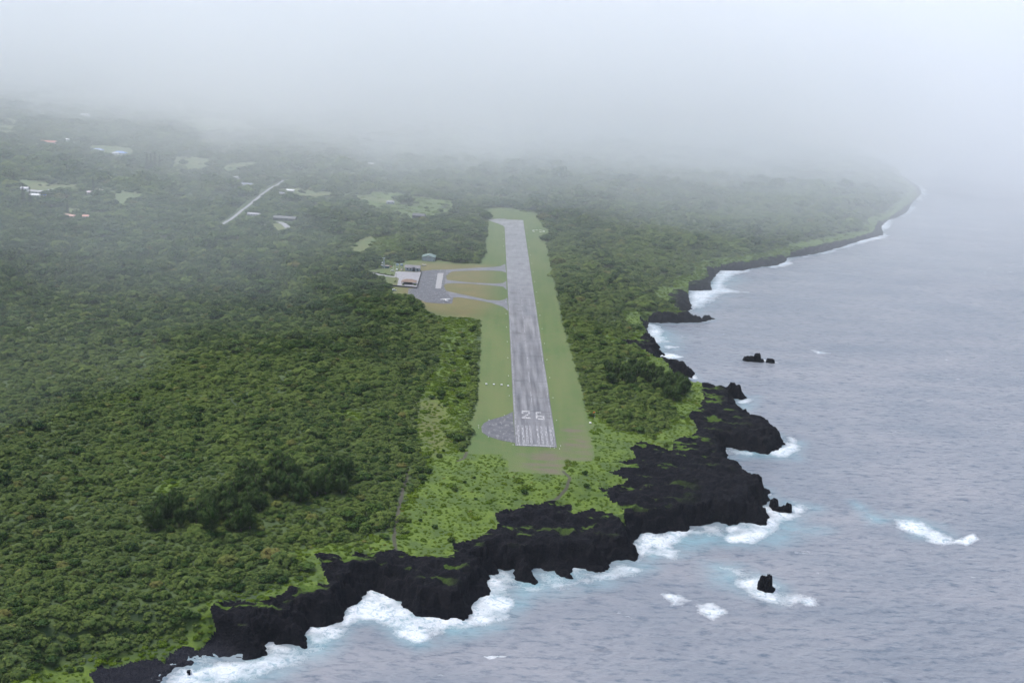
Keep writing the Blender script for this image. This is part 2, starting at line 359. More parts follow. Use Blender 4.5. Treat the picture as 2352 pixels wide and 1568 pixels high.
tan_ = np.clip(soft(TAN, 30) / 30, 0, 1); bare = np.clip(soft(BARE, 14) / 8 + .4, 0, 1); burn = np.clip(soft(BURN, 20) / 20 + .3, 0, 1)
tr1 = poly([(1293,1088),(1309,1103),(1301,1122),(1280,1137),(1255,1152),(1235,1166),(1215,1180)], 18)
tr2 = poly([(938,1090),(925,1134),(916,1174),(905,1227),(910,1259),(900,1270)], 17)
tr3 = poly([(1072,1041),(1066,1055),(1050,1062)], 19)
track = np.minimum(np.minimum(G.dist(tr1, 6, False), G.dist(tr2, 6, False)), G.dist(tr3, 6, False))
lava = (SDV < 0)
cell = lambda A: (A[:-1, :-1] | A[:-1, 1:] | A[1:, 1:] | A[1:, :-1])
zok = cell(Z > -2.5)
lc = lava[:-1, :-1]
ground = grid_obj('ground', G, Z, zok & ~lc, M_GROUND, dict(lime=limed, field=field, air=np.clip(SDA, -10, 10), tan=tan_, bare=bare, burn=burn, track=track))
tag(ground, kind='structure')
moss = sst(-58, -4, SDV) * sst(10, 22, t) * (1 - sst(.02, .2, beach))
moss = np.maximum(moss, .9 * np.clip(1 - np.hypot(X - un(390, 1461, 8)[0], Y - un(390, 1461, 8)[1]) / 5, 0, 1))
rock = grid_obj('lava_shore', G, Z, zok & lc, M_LAVA, dict(moss=moss, beach=beach))
tag(rock, kind='structure')

# ------------------------------------------------------------------ the sea
FOAM = [
 ([(370,1600),(409,1549),(416,1535),(459,1535),(500,1510),(562,1519),(619,1507),(625,1479),(703,1488),(711,1438),(763,1435),(795,1440),(775,1470),(700,1520),(620,1545),(540,1568),(480,1600)], 1.0, 7),
 ([(763,1437),(802,1399),(851,1352),(904,1370),(947,1410),(1072,1420),(1101,1362),(1127,1316),(1160,1340),(1182,1375),(1165,1420),(1060,1448),(960,1475),(910,1450),(862,1425),(822,1415),(800,1435)], 1.0, 5),
 ([(1127,1321),(1151,1309),(1176,1310),(1210,1338),(1232,1346),(1232,1306),(1266,1312),(1313,1326),(1316,1302),(1372,1312),(1391,1306),(1422,1287),(1463,1292),(1480,1310),(1420,1325),(1330,1345),(1240,1362),(1180,1352),(1150,1350)], .62, 8),
 ([(1451,1254),(1484,1225),(1511,1228),(1577,1218),(1600,1212),(1560,1238),(1525,1250),(1560,1262),(1540,1282),(1500,1272),(1465,1290)], .9, 6),
 ([(1672,1211),(1703,1202),(1758,1202),(1766,1190),(1795,1212),(1760,1232),(1735,1250),(1680,1246),(1668,1235)], 1.15, 5),
 ([(1577,1216),(1640,1204),(1675,1210),(1668,1232),(1620,1240),(1580,1232)], .55, 8),
 ([(1749,1165),(1771,1150),(1810,1172),(1822,1152),(1875,1165),(1830,1180),(1790,1198),(1766,1192)], .85, 6),
 ([(1667,1032),(1703,1036),(1740,1042),(1720,1046),(1690,1043)], .7, 6),
 ([(1752,1042),(1779,1034),(1810,1023),(1815,1006),(1838,1025),(1820,1046),(1780,1048)], .95, 6),
 ([(1685,920),(1704,920),(1720,912),(1735,916),(1705,927)], .8, 5),
 ([(1486,772),(1489,742),(1512,750),(1522,762),(1518,770),(1538,776),(1530,784),(1505,788)], 1.0, 6),
 ([(1518,790),(1556,794),(1535,800)], .8, 5), ([(1510,818),(1530,808),(1562,820),(1530,826)], .9, 5),
 ([(1584,669),(1636,664),(1649,630),(1657,621),(1715,623),(1680,633),(1660,650),(1660,662),(1712,671),(1660,672),(1630,690),(1600,706),(1588,712)], 1.15, 8),
 ([(2050,1188),(2095,1193),(2160,1222),(2192,1246),(2170,1254),(2130,1244),(2080,1220)], 1.15, 7),
 ([(2185,1244),(2210,1238),(2236,1226),(2249,1240),(2220,1251)], 1.1, 3), ([(1995,1186),(2012,1192),(2016,1200),(2004,1198)], .8, 3),
 ([(1680,1308),(1730,1314),(1790,1345),(1800,1362),(1866,1378),(1866,1388),(1790,1384),(1735,1372),(1700,1345)], .85, 7),
 ([(1520,1360),(1565,1365),(1592,1380),(1570,1392),(1545,1388)], 1.0, 4), ([(1592,1385),(1640,1382),(1672,1402),(1640,1424),(1600,1408)], 1.1, 4),
 ([(1868,804),(1898,811),(1880,811)], 1.0, 5), ([(1740,822),(1765,828),(1798,834),(1765,834)], 1.0, 4), ([(1655,765),(1668,769),(1660,770)], .8, 4),
 ([(1760,1262),(1840,1262),(1872,1272),(1800,1275)], .48, 8),
]
TURQ = [([(360,1620),(416,1530),(620,1500),(720,1440),(800,1445),(760,1500),(620,1560),(500,1600)], 12), ([(780,1440),(851,1350),(1072,1420),(1127,1316),(1250,1360),(1200,1395),(1160,1440),(960,1490),(850,1430)], 10),
 ([(1127,1318),(1463,1290),(1500,1300),(1400,1340),(1200,1380)], 14), ([(1455,1254),(1580,1215),(1766,1192),(1800,1150),(1880,1165),(1820,1200),(1900,1215),(1760,1255),(1640,1250),(1500,1290)], 14),
 ([(1620,1290),(1700,1300),(1800,1350),(1780,1380),(1640,1340)], 14), ([(2050,1180),(2160,1205),(2190,1240),(2100,1235)], 12), ([(1960,1150),(2030,1190),(2060,1195),(2000,1205)], 10), ([(1584,669),(1657,621),(1690,640),(1600,715)], 20), ([(1486,772),(1489,742),(1560,770),(1540,826),(1500,800)], 16), ([(1667,1032),(1838,1015),(1830,1055),(1700,1050)], 14), ([(1685,920),(1740,910),(1720,940),(1690,935)], 10)]
S = Grid(400, 14000, 0.0026, -0.45, 0.85, 900)
sw = S.sdf(water_poly, 60.0)
foam = np.zeros(S.X.shape)
for pts, k, soft_ in FOAM:
    P = poly(pts, 0.0); far = max(1.0, P[:, 1].mean() / 900.0)
    foam = np.maximum(foam, min(k, .97) * sst(-soft_ * 1.4 * far, soft_ * .9 * far, S.sdf(P, soft_ * far * 1.5)))
edge = sst(-5.5, 1, sw) * np.clip(.55 + .7 * fbm(S.X, S.Y, 40, 2, 2), 0, 1) * np.where(S.Y < 1000, .75, .9)
edge = np.maximum(edge, sst(-24, -2, sw) * (.72 + .75 * fbm(S.X, S.Y, 60, 3, 4)) * sst(1560, 1680, S.Y) * (S.X > 380))
edge = np.minimum(edge, 1.1)
foam = np.maximum(foam, edge)
cap = sst(.50, .66, fbm(S.X * .45, S.Y, 6.5, 3, 6)) * sst(.15, .5, fbm(S.X, S.Y, 150, 2, 2)) * .75
foam = np.maximum(foam, cap * (S.Y < 2200))
foam = np.where(foam > .02, np.clip(foam + .62 * fbm(S.X * .7, S.Y, 11, 4, 2) * np.where(S.Y > 1300, .5, 1), 0, 1.1), 0)
turq = np.zeros(S.X.shape)
for pts, s_ in TURQ:
    P = poly(pts, 0.0); s2 = s_ * max(1, P[:, 1].mean() / 900); turq = np.maximum(turq, sst(-s2, s2, S.sdf(P, s2 * 1.1)))
turq = np.maximum(turq, sst(-12, 2, sw) * .5)
rx = S.X * math.cos(.35) + S.Y * math.sin(.35); ry = -S.X * math.sin(.35) + S.Y * math.cos(.35)
def ridge(sc_, s): return 1 - np.abs(fbm(rx * .55, ry, sc_, 2, s)) * 2
SZ = .55 * fbm(rx * .45, ry * 1.1, 34, 2, 1) + .40 * ridge(14, 3) + .30 * ridge(6, 5) + .14 * ridge(3.2, 6) - .4
SZ = 1.2 * SZ * np.clip(1.15 - S.Y / 3000, .15, 1) + .5 * foam * np.abs(fbm(S.X, S.Y, 5, 3, 0)) + 1.1 * sst(.8, 1.1, foam) * np.maximum(0, fbm(S.X, S.Y, 9, 3, 4)) 
m = N('sea_water')
fo = m.attr('foam'); tq = m.attr('turq')
n1 = m.noise(.22, 5, rough=.65, dist=1.2); n2 = m.noise(.7, 4, rough=.6, dist=1.5)
n3 = m.noise(.09, 4, rough=.6, dist=.8)
lace = m.math('SUBTRACT', 1.0, m.math('MULTIPLY', m.math('ABSOLUTE', m.math('SUBTRACT', n1, .5)), 7.0))
lace2 = m.math('SUBTRACT', 1.0, m.math('MULTIPLY', m.math('ABSOLUTE', m.math('SUBTRACT', n2, .5)), 6.0))
l = m.math('MAXIMUM', lace, m.math('MULTIPLY', lace2, .8))
mask = m.ramp(m.math('ADD', m.math('MULTIPLY', l, .34), m.math('ADD', fo, m.math('MULTIPLY', n3, .6))), 1.02, 1.62)
mask = m.math('MULTIPLY', mask, m.ramp(fo, .04, .3))
patch = m.noise(.012, 4, stretch=(.6, 1.4, 1))
wat = m.mix(m.ramp(patch, .3, .7), (.162, .188, .222), (.240, .252, .276))
wat = m.mix(m.ramp(m.noise(.16, 6, stretch=(.5, 1.25, 1), rough=.72), .50, .70), wat, (.075, .105, .145))
wat = m.mix(m.math('MULTIPLY', m.ramp(tq, 0, 1, 0, .5), m.ramp(m.noise(.05, 4), .3, .65, .25, 1)), wat, (.20, .42, .48))
m.base(m.mix(mask, wat, m.mix(m.ramp(m.math('ADD', n1, m.math('MULTIPLY', l, .12)), .36, .62), (.26, .40, .47), (.66, .71, .75))))
m.rough(m.mix(mask, (.22, .22, .22), (.9, .9, .9))); m.b.inputs['IOR'].default_value = 1.33
m.bump(m.math('ADD', m.noise(.35, 4, stretch=(.5, 1.1, 1)), m.math('MULTIPLY', m.math('MULTIPLY', mask, n2), .8)), .8, 1.1)
grid_obj('sea', S, SZ, cell(sw < 14), m.m, dict(foam=foam, turq=turq))['kind'] = 'structure'

# ------------------------------------------------------------------ runway (own frame: x across from its left edge, y along from the near end)
A_ = un(1184, 1018); D_ = un(1201.6, 506); B_ = un(1279, 1027.5)
dr = (D_ - B_) / np.linalg.norm(D_ - B_); pr = np.array([dr[1], -dr[0]])
RW_W = 31.5; RW_L = float(np.dot(D_ - A_, dr)); ORG = B_ - pr * RW_W
RW_L = float(np.dot(D_ - ORG, dr))
rot = math.atan2(dr[1], dr[0]) - math.pi / 2
def loc(px, py):
    q = un(px, py) - ORG; return (float(q @ pr), float(q @ dr))
m = N('runway_asphalt'); tc = m.n('ShaderNodeTexCoord').outputs['Object']
sp = m.n('ShaderNodeSeparateXYZ'); m.t.links.new(tc, sp.inputs[0]); yy = sp.outputs[1]; xx = sp.outputs[0]
nb = m.noise(.05, 5, vec=tc, stretch=(4.5, .28, 1)); nf = m.noise(.9, 4, vec=tc, stretch=(1.8, .35, 1)); nl = m.noise(.04, 4, vec=tc)
pan = m.math('FLOOR', m.math('DIVIDE', yy, 86.0)); wn = m.n('ShaderNodeTexWhiteNoise', noise_dimensions='1D'); m.t.links.new(pan, wn.inputs['W'])
base = m.mix(m.ramp(nb, .34, .66), (.042, .043, .048), (.195, .197, .204))
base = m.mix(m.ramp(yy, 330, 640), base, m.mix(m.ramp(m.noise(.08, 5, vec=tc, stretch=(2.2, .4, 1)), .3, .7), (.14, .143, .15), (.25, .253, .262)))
base = m.mix(m.ramp(yy, 95, 10, 0, .45), base, m.mix(m.ramp(nb, .4, .6), (.045, .047, .052), (.14, .145, .155)))
base = m.mix(m.ramp(wn.outputs[0], 0, 1, 0, .30), base, (.11, .113, .122))
base = m.mix(m.ramp(nf, .35, .75, 0, .25), base, (.25, .25, .27))
base = m.mix(m.ramp(m.math('ADD', m.noise(.045, 6, vec=tc, rough=.65), m.math('MULTIPLY', m.noise(.5, 3, vec=tc), .12)), .665, .69, 0, .6), base, (.06, .062, .068))
jo = m.math('ABSOLUTE', m.math('SUBTRACT', m.math('FRACT', m.math('DIVIDE', yy, 86.0)), .5))
base = m.mix(m.ramp(jo, .4925, .496, 0, .75), base, (.035, .036, .04))
jx = m.math('ABSOLUTE', m.math('SUBTRACT', m.math('FRACT', m.math('DIVIDE', xx, 5.25)), .5))
base = m.mix(m.ramp(jx, .478, .492, 0, .35), base, (.05, .05, .055))
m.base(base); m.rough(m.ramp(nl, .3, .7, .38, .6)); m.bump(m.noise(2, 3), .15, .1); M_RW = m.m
m = N('taxiway_asphalt')
f = m.noise(.16, 6, rough=.65); q = m.noise(.035, 4)
b_ = m.mix(m.ramp(f, .3, .7), (.042, .044, .054), (.115, .12, .132)); b_ = m.mix(m.ramp(m.noise(.3, 5, stretch=(1.6, .5, 1)), .56, .66, 0, .8), b_, (.21, .21, .215))
b_ = m.mix(m.ramp(m.noise(1.6, 3, stretch=(1, .25, 1)), .52, .62, 0, .4), b_, (.06, .062, .07))
m.base(b_); m.rough(.55); M_TX = m.m
m = N('faded_white_paint'); f = m.noise(.9, 5, stretch=(1.6, .5, 1)); m.base(m.mix(m.ramp(f, .40, .60), (.15, .155, .165), (.47, .47, .47))); m.rough(.6); M_PAINT = m.m
m = N('worn_white_stripe'); f = m.noise(.7, 5, stretch=(3, .25, 1)); m.base(m.mix(m.ramp(f, .38, .66), (.12, .124, .135), (.36, .365, .375))); m.rough(.6); M_PAINT2 = m.m
rw = sheet('runway', [(0, 0), (RW_W, 0), (RW_W, RW_L), (0, RW_L)], 0, M_RW, kind='structure', thick=.03)
rw.location = (ORG[0], ORG[1], 20.07); rw.rotation_euler = (0, 0, rot)
def rect(name, x0, x1, y0, y1, mat=None, z=.012): return sheet(name, [(x0, y0), (x1, y0), (x1, y1), (x0, y1)], z, mat or M_PAINT, parent=rw)
rect('edge_stripe', .9, 1.5, 4, RW_L * .55, M_PAINT2); rect('edge_stripe', RW_W - 1.5, RW_W - .9, 4, RW_L * .55, M_PAINT2)
rect('threshold_bar', 1.5, RW_W - 1.5, 2.2, 3.9)
for cx in (3.0, 6.6, 9.7, 12.6, 18.2, 21.3, 24.8, 28.4): rect('threshold_stripe', cx - .9, cx + .9, 6, 49, M_PAINT2)
yb, yt = loc(1210, 962)[1], loc(1210, 944.5)[1]
def digit(name, strokes, w=1.5):
    mb = MB()
    for (xa, ya, xb, yb_) in strokes:
        a = Vector((xa, ya, .012)); b = Vector((xb, yb_, .012)); d = (b - a).normalized(); horiz = abs(d.y) < .2
        ww = 3.4 if horiz else w
        n_ = Vector((-d.y, d.x, 0)) * ww / 2
        mb.add([a - n_, b - n_, b + n_, a + n_], [(0, 1, 2, 3)])
    return mb.build(name, M_PAINT, rw)
H_ = yt - yb
x2a, x2b = 6.6, 13.2; x6a, x6b = 18.0, 25.0
digit('number_two', [(x2a, yt, x2b + .2, yt), (x2a + .7, yt - 5.5, x2a + .7, yt - 1.72), (x2b - .7, yt - 1.72, x2b - .7, yt - H_ * .36), (x2b - .8, yt - H_ * .361, x2a + .9, yb + 4.9), (x2a, yb + 3.2, x2b + .6, yb + 3.2)])
digit('number_six', [(x6a + .3, yt - 1.5, x6b - 2.4, yt - 1.5), (x6a + .75, yt - 3.21, x6a + .75, yb + 1.9), (x6a + 1.52, yb + 1.7, x6b - 1.52, yb + 1.7), (x6b - .75, yb, x6b - .75, yb + H_ * .52), (x6a + 1.52, yb + H_ * .44, x6b - 1.52, yb + H_ * .44)])
y = yt + 22
while y < RW_L * .6: rect('centreline_dash', RW_W / 2 - .45, RW_W / 2 + .45, y, y + 36, M_PAINT2); y += 61
sheet('turning_pad', [loc(*p) for p in [(1177.8,945.5),(1159,955),(1123,965),(1111,972),(1105.5,980),(1107,992),(1120.5,1001.5),(1150.6,1011),(1183,1016.6)]][::-1] + [(0.05, 3), (0.05, loc(1177.8, 945.5)[1])][:0], .0, M_TX, rw, thick=.03).location = (-.02, 0, -.004)
sheet('turning_pad', [loc(*p) for p in [(1159.4,522),(1155.5,518.5),(1142.5,513),(1127,508),(1123,505),(1129,503.6),(1142.5,502.6),(1161,502.9)]], .0, M_RW, rw, thick=.03).location = (-.02, 0, -.004)
aprP = [(966.8,622.7),(995,619.5),(1028,619),(1036,625),(1024,634),(1027,642),(1024,650),(1019,657),(1025,668),(1044,673),(1056,678),(1041,684),(1038.4,697),(1010,697),(978.5,694.3),(936.8,676),(938,663),(957.6,660.5)]
sheet('apron', poly(aprP), 20.05, M_TX, kind='structure', thick=.04)
M_TX2 = plain('pale_taxiway_asphalt', (.135, .14, .155), .6, .25, .12)
sheet('taxiway', poly([(1024,619.4),(1090,615.5),(1135,613),(1150,611),(1160.6,606),(1162.6,626),(1153,622.9),(1130,621.2),(1090.5,621.4),(1043.6,622.9),(1031,625.2),(1024,631)]), 20.062, M_TX2, kind='structure', thick=.04)
sheet('taxiway', poly([(1022,642),(1040,644.6),(1077.5,648.7),(1134.7,651.3),(1155,650.2),(1163,645),(1163.6,666),(1155.6,658),(1134,656),(1082.6,651.6),(1040,650),(1022,652)]), 20.062, M_TX2, kind='structure', thick=.04)
sheet('taxiway', poly([(1022,667),(1044,672.6),(1080,680),(1121.7,689),(1147.7,690.4),(1158,688),(1165,684),(1167.5,714),(1155.6,704.7),(1129.5,695.6),(1090,688),(1054,682.6),(1036,683)]), 20.062, M_TX2, kind='structure', thick=.04)
M_CONC = plain('pale_concrete', (.30, .30, .30), .7, .12, .5)
sheet('concrete_pad', poly([(1005.3,627.4),(1018.9,627),(1012.5,662.5),(1000,662)]), 20.085, M_CONC, kind='structure', thick=.03)
lotP = [(909,623.4),(933,624),(967.4,625),(957,661.4),(912,656.9),(914,648),(916.3,639.5),(906,634.3)]
sheet('car_park', poly(lotP), 20.08, plain('car_park_concrete', (.27, .27, .285), .6, .2, .3), kind='structure', thick=.05)
def strip(name, pts, w, mat, lift=.12, z=None):
    P = [at(*p)[:2] if z is None else un(p[0], p[1], z) for p in pts]; Q = []
    for a, b in zip(P[:-1], P[1:]):
        n_ = max(2, int(np.linalg.norm(b - a) / 4)); Q += [a + (b - a) * i / n_ for i in range(n_)]
    Q.append(P[-1]); Q = np.array(Q); mb = MB(); vs = []
    for i, q in enumerate(Q):
        d = Q[min(i + 1, len(Q) - 1)] - Q[max(i - 1, 0)]; d = d / np.linalg.norm(d); nn = np.array([d[1], -d[0]])
        zc = max(float(ground_z(*(q + nn * s * w / 2))) for s in (-1, 0, 1)) + lift
        for s in (-1, 1): vs.append((*(q + nn * s * w / 2), zc))
        for s in (-1, 1): vs.append((*(q + nn * s * w / 2), zc - .8))
    fs = []
    for i in range(len(Q) - 1):
        k = i * 4; fs += [(k, k + 1, k + 5, k + 4), (k + 2, k, k + 4, k + 6), (k + 1, k + 3, k + 7, k + 5)]
    mb.add(vs, fs); o = mb.build(name, mat); o['kind'] = 'structure'; return o, Q
M_ROAD = plain('road_asphalt', (.26, .26, .28), .6, .15, .2)
road1, RQ1 = strip('access_road', [(832,622.5),(842,624.4),(854,627.2),(885,633.2),(908,636.4)], 5.0, M_ROAD, .05)
road2, RQ2 = strip('road', [(505,520),(529,504.5),(545,492),(554,484.5),(576,468),(602,446),(634,426),(650,415)], 5.0, M_ROAD, .3)
road3, RQ3 = strip('driveway', [(640,510),(652,515),(662,524)], 9, M_ROAD, .3)

# ------------------------------------------------------------------ buildings
M_WIN = plain('dark_window_glass', (.03, .035, .045), .2, .1)
M_DOOR = plain('dark_doorway', (.05, .05, .055), .6, .1)
KEEP = []   # (x, y, r): no forest here
def house(name, label, cat, px, py, wd, dp, h, rotd, roofc, wallc, kind='gable', rise=None, over=.5, nwin=3, clear=1.15, group=None, z=None, door='door'):
    p = at(px, py); rz = math.radians(rotd)
    if z is None: wd *= 1.2; dp *= 1.2; h *= 1.15
    t_ = empty(name, (p[0], p[1], z if z is not None else p[2] - .15), rz); tag(t_, label, cat, group)
    KEEP.append((p[0], p[1], max(wd, dp) * .5 * clear + 2))
    wm = plain('wall_%02d_%02d_%02d' % tuple(int(c * 99) for c in wallc), wallc, .7, .08, .6); rm = plain('roof_%02d_%02d_%02d' % tuple(int(c * 99) for c in roofc), roofc, .5, .12, .4)
    a, b = wd / 2, dp / 2; rise = rise or dp * .22
    mb = MB()
    mb.add([(-a, -b, -1), (a, -b, -1), (a, b, -1), (-a, b, -1), (-a, -b, h), (a, -b, h), (a, b, h), (-a, b, h)], [(0, 1, 5, 4), (1, 2, 6, 5), (2, 3, 7, 6), (3, 0, 4, 7), (4, 5, 6, 7)])
    if kind == 'gable': mb.add([(-a, -b, h), (-a, b, h), (-a, 0, h + rise * b / (b + over) - .05), (a, -b, h), (a, b, h), (a, 0, h + rise * b / (b + over) - .05)], [(0, 2, 1), (3, 4, 5)])
    if kind == 'front': mb.add([(-a, -b, h), (a, -b, h), (0, -b, h + rise * .93 - .05), (-a, b, h), (a, b, h), (0, b, h + rise * .93 - .05)], [(0, 1, 2), (4, 3, 5)])
    mb.build('wall', wm, t_)
    A, B = a + over, b + over; e = .18; r_ = MB()
    if kind == 'gable':
        r_.add([(-A, -B, h), (A, -B, h), (A, 0, h + rise), (-A, 0, h + rise), (A, B, h), (-A, B, h)] + [(-A, -B, h - e), (A, -B, h - e), (A, B, h - e), (-A, B, h - e), (-A, 0, h + rise - e), (A, 0, h + rise - e)],
               [(0, 1, 2, 3), (3, 2, 4, 5), (6, 7, 1, 0), (9, 5, 4, 8), (10, 3, 5, 9), (10, 6, 0, 3), (11, 2, 1, 7), (11, 8, 4, 2), (6, 10, 11, 7), (10, 9, 8, 11)])
    elif kind == 'front':
        r_.add([(-A, -B, h), (0, -B, h + rise), (A, -B, h), (-A, B, h), (0, B, h + rise), (A, B, h)] + [(-A, -B, h - e), (0, -B, h + rise - e), (A, -B, h - e), (-A, B, h - e), (0, B, h + rise - e), (A, B, h - e)],
               [(0, 1, 4, 3), (1, 2, 5, 4), (0, 6, 7, 1), (1, 7, 8, 2), (3, 4, 10, 9), (4, 5, 11, 10), (0, 3, 9, 6), (2, 8, 11, 5), (6, 9, 10, 7), (7, 10, 11, 8)])
    elif kind == 'hip':
        c = max(0.0, A - B)
        r_.add([(-A, -B, h), (A, -B, h), (A, B, h), (-A, B, h), (-c, 0, h + rise), (c, 0, h + rise), (-A, -B, h - e), (A, -B, h - e), (A, B, h - e), (-A, B, h - e)],
               [(0, 1, 5, 4), (1, 2, 5), (2, 3, 4, 5), (3, 0, 4), (6, 7, 1, 0), (7, 8, 2, 1), (8, 9, 3, 2), (9, 6, 0, 3), (6, 9, 8, 7)])
    else:
        r_.add([(-A, -B, h), (A, -B, h), (A, B, h + rise), (-A, B, h + rise), (-A, -B, h - e), (A, -B, h - e), (A, B, h + rise - e), (-A, B, h + rise - e)], [(0, 1, 2, 3), (4, 7, 6, 5), (0, 4, 5, 1), (1, 5, 6, 2), (2, 6, 7, 3), (3, 7, 4, 0)])
    r_.build('roof', rm, t_)
    for i in range(nwin):
        x = -a + wd * (i + .7) / (nwin + .4); w_ = MB(); w_.box(x - .8, x + .8, -b - .06, -b + .02, h * .38, h * .8); w_.build('window', M_WIN, t_)
    d_ = MB(); d_.box(a * .72, a * .72 + 1.1, -b - .07, -b + .02, 0, 2.1); d_.build(door, M_DOOR, t_)
    return t_
W_ = (.62, .62, .62)
hangar = house('hangar', 'grey metal hangar with a pale green low gable roof beyond the apron grass', 'hangar', 985, 597, 17.5, 17, 5.2, -2, (.13, .20, .175), (.26, .29, .31), 'front', 2.6, .3, 0, z=20, door='side_door')
b_ = MB()
for i in range(4): b_.box(-7 + i * 3.5 + .06, -3.56 + i * 3.5, -8.62, -8.5, 0, 4.4)
b_.build('sliding_door', plain('hangar_door_grey', (.33, .36, .40), .5, .06, .3), hangar)
b_ = MB(); b_.box(-.9, .9, -8.6, -8.5, 5.6, 6.1); b_.build('vent', plain('white_metal', (.7, .7, .7), .4, .05), hangar)
term = house('airport_building', 'small grey-roofed airport building with a dark garage opening facing the car park', 'building', 948, 621, 18.5, 9.5, 4.3, -2, (.15, .15, .165), (.34, .37, .40), 'gable', 2.8, 1.0, 4, z=20, door='side_door')
b_ = MB(); b_.add([(-1.2, -7.2, 4.0), (5.2, -7.2, 4.0), (2.0, -7.2, 6.1), (-1.2, -1.0, 4.0), (5.2, -1.0, 4.0), (2.0, -1.0, 6.1)], [(0, 2, 5, 3), (2, 1, 4, 5)]); b_.add([(-.7, -6.6, 4.05), (4.7, -6.6, 4.05), (2, -6.6, 5.8)], [(0, 1, 2)]); b_.build('porch_roof', MATS['roof_14_14_16'], term)
for x_ in (-.7, 4.3): b_ = MB(); b_.box(x_, x_ + .4, -6.7, -4.8, 0, 4.0); b_.build('porch_wall', MATS['wall_33_36_39'], term)
b_ = MB(); b_.box(.3, 3.6, -4.9, -4.76, 0, 3.4); b_.build('garage_opening_shade', M_DOOR, term)  # dark panel paints the shade inside the open garage; no door leaf here
# open pavilion terminal
p = at(939.5, 651.5); t_ = empty('terminal_pavilion', (p[0], p[1], 20.09), math.radians(-3)); tag(t_, 'open-sided airport terminal under a tan hipped roof in the car park', 'terminal')
b_ = MB(); a, b, h, rr = 9.2, 6.0, 3.1, 2.7; c = 3.4
b_.add([(-a, -b, h), (a, -b, h), (a, b, h), (-a, b, h), (-c, 0, h + rr), (c, 0, h + rr), (-a, -b, h - .25), (a, -b, h - .25), (a, b, h - .25), (-a, b, h - .25)], [(0, 1, 5, 4), (1, 2, 5), (2, 3, 4, 5), (3, 0, 4), (6, 7, 1, 0), (7, 8, 2, 1), (8, 9, 3, 2), (9, 6, 0, 3), (6, 9, 8, 7)])
b_.build('roof', plain('tan_shingle_roof', (.24, .17, .13), .8, .15, 1.2), t_)
for i in range(6):
    for sy in (-1, 1):
        q = MB(); q.box(-8 + i * 3.2 - .18, -8 + i * 3.2 + .18, sy * 5 - .18, sy * 5 + .18, 0, 2.84); q.build('post', plain('dark_wood_post', (.07, .05, .04), .8), t_)
q = MB(); q.box(-6.5, 3.5, -1.5, 3.4, 0, 2.7); q.build('counter_block', plain('dark_lava_masonry', (.06, .06, .065), .9, .3, 2), t_)
q = MB(); q.box(-7.2, 7.2, -5.0, -4.7, 0, .9); q.build('low_wall', plain('dark_lava_masonry', (.06, .06, .065)), t_)
# dark stone wall round the car park
def wall_run(pts, h, w, name, label, cat, mat, z=20.0):
    P = [un(*p) for p in pts]; mb = MB()
    for a, b in zip(P[:-1], P[1:]):
        d = (b - a) / np.linalg.norm(b - a); n_ = np.array([-d[1], d[0]]) * w / 2; a2 = a - d * w / 2; b2 = b + d * w / 2
        v = [(*(a2 - n_), z - .2), (*(b2 - n_), z - .2), (*(b2 + n_), z - .2), (*(a2 + n_), z - .2)]; mb.add(v + [(x, y, z + h) for x, y, _ in v], [(4, 5, 6, 7), (0, 1, 5, 4), (1, 2, 6, 5), (2, 3, 7, 6), (3, 0, 4, 7)])
    return tag(mb.build(name, mat), label, cat)
wall_run([(902.8, 657.6), (957.2, 662)], 1.7, .9, 'rock_wall', 'dark lava rock wall along the near side of the car park', 'wall', MATS['dark_lava_masonry'])
wall_run([(957.9, 660.6), (968, 625.6)], 1.5, .8, 'rock_wall', 'dark wall between the car park and the aircraft apron', 'wall', MATS['dark_lava_masonry'])
wall_run([(842, 623.3), (857, 625.8), (885, 630.8), (903, 633.6)], .8, .8, 'rock_wall', 'low dark kerb wall along the airport access road', 'wall', MATS['dark_lava_masonry'])

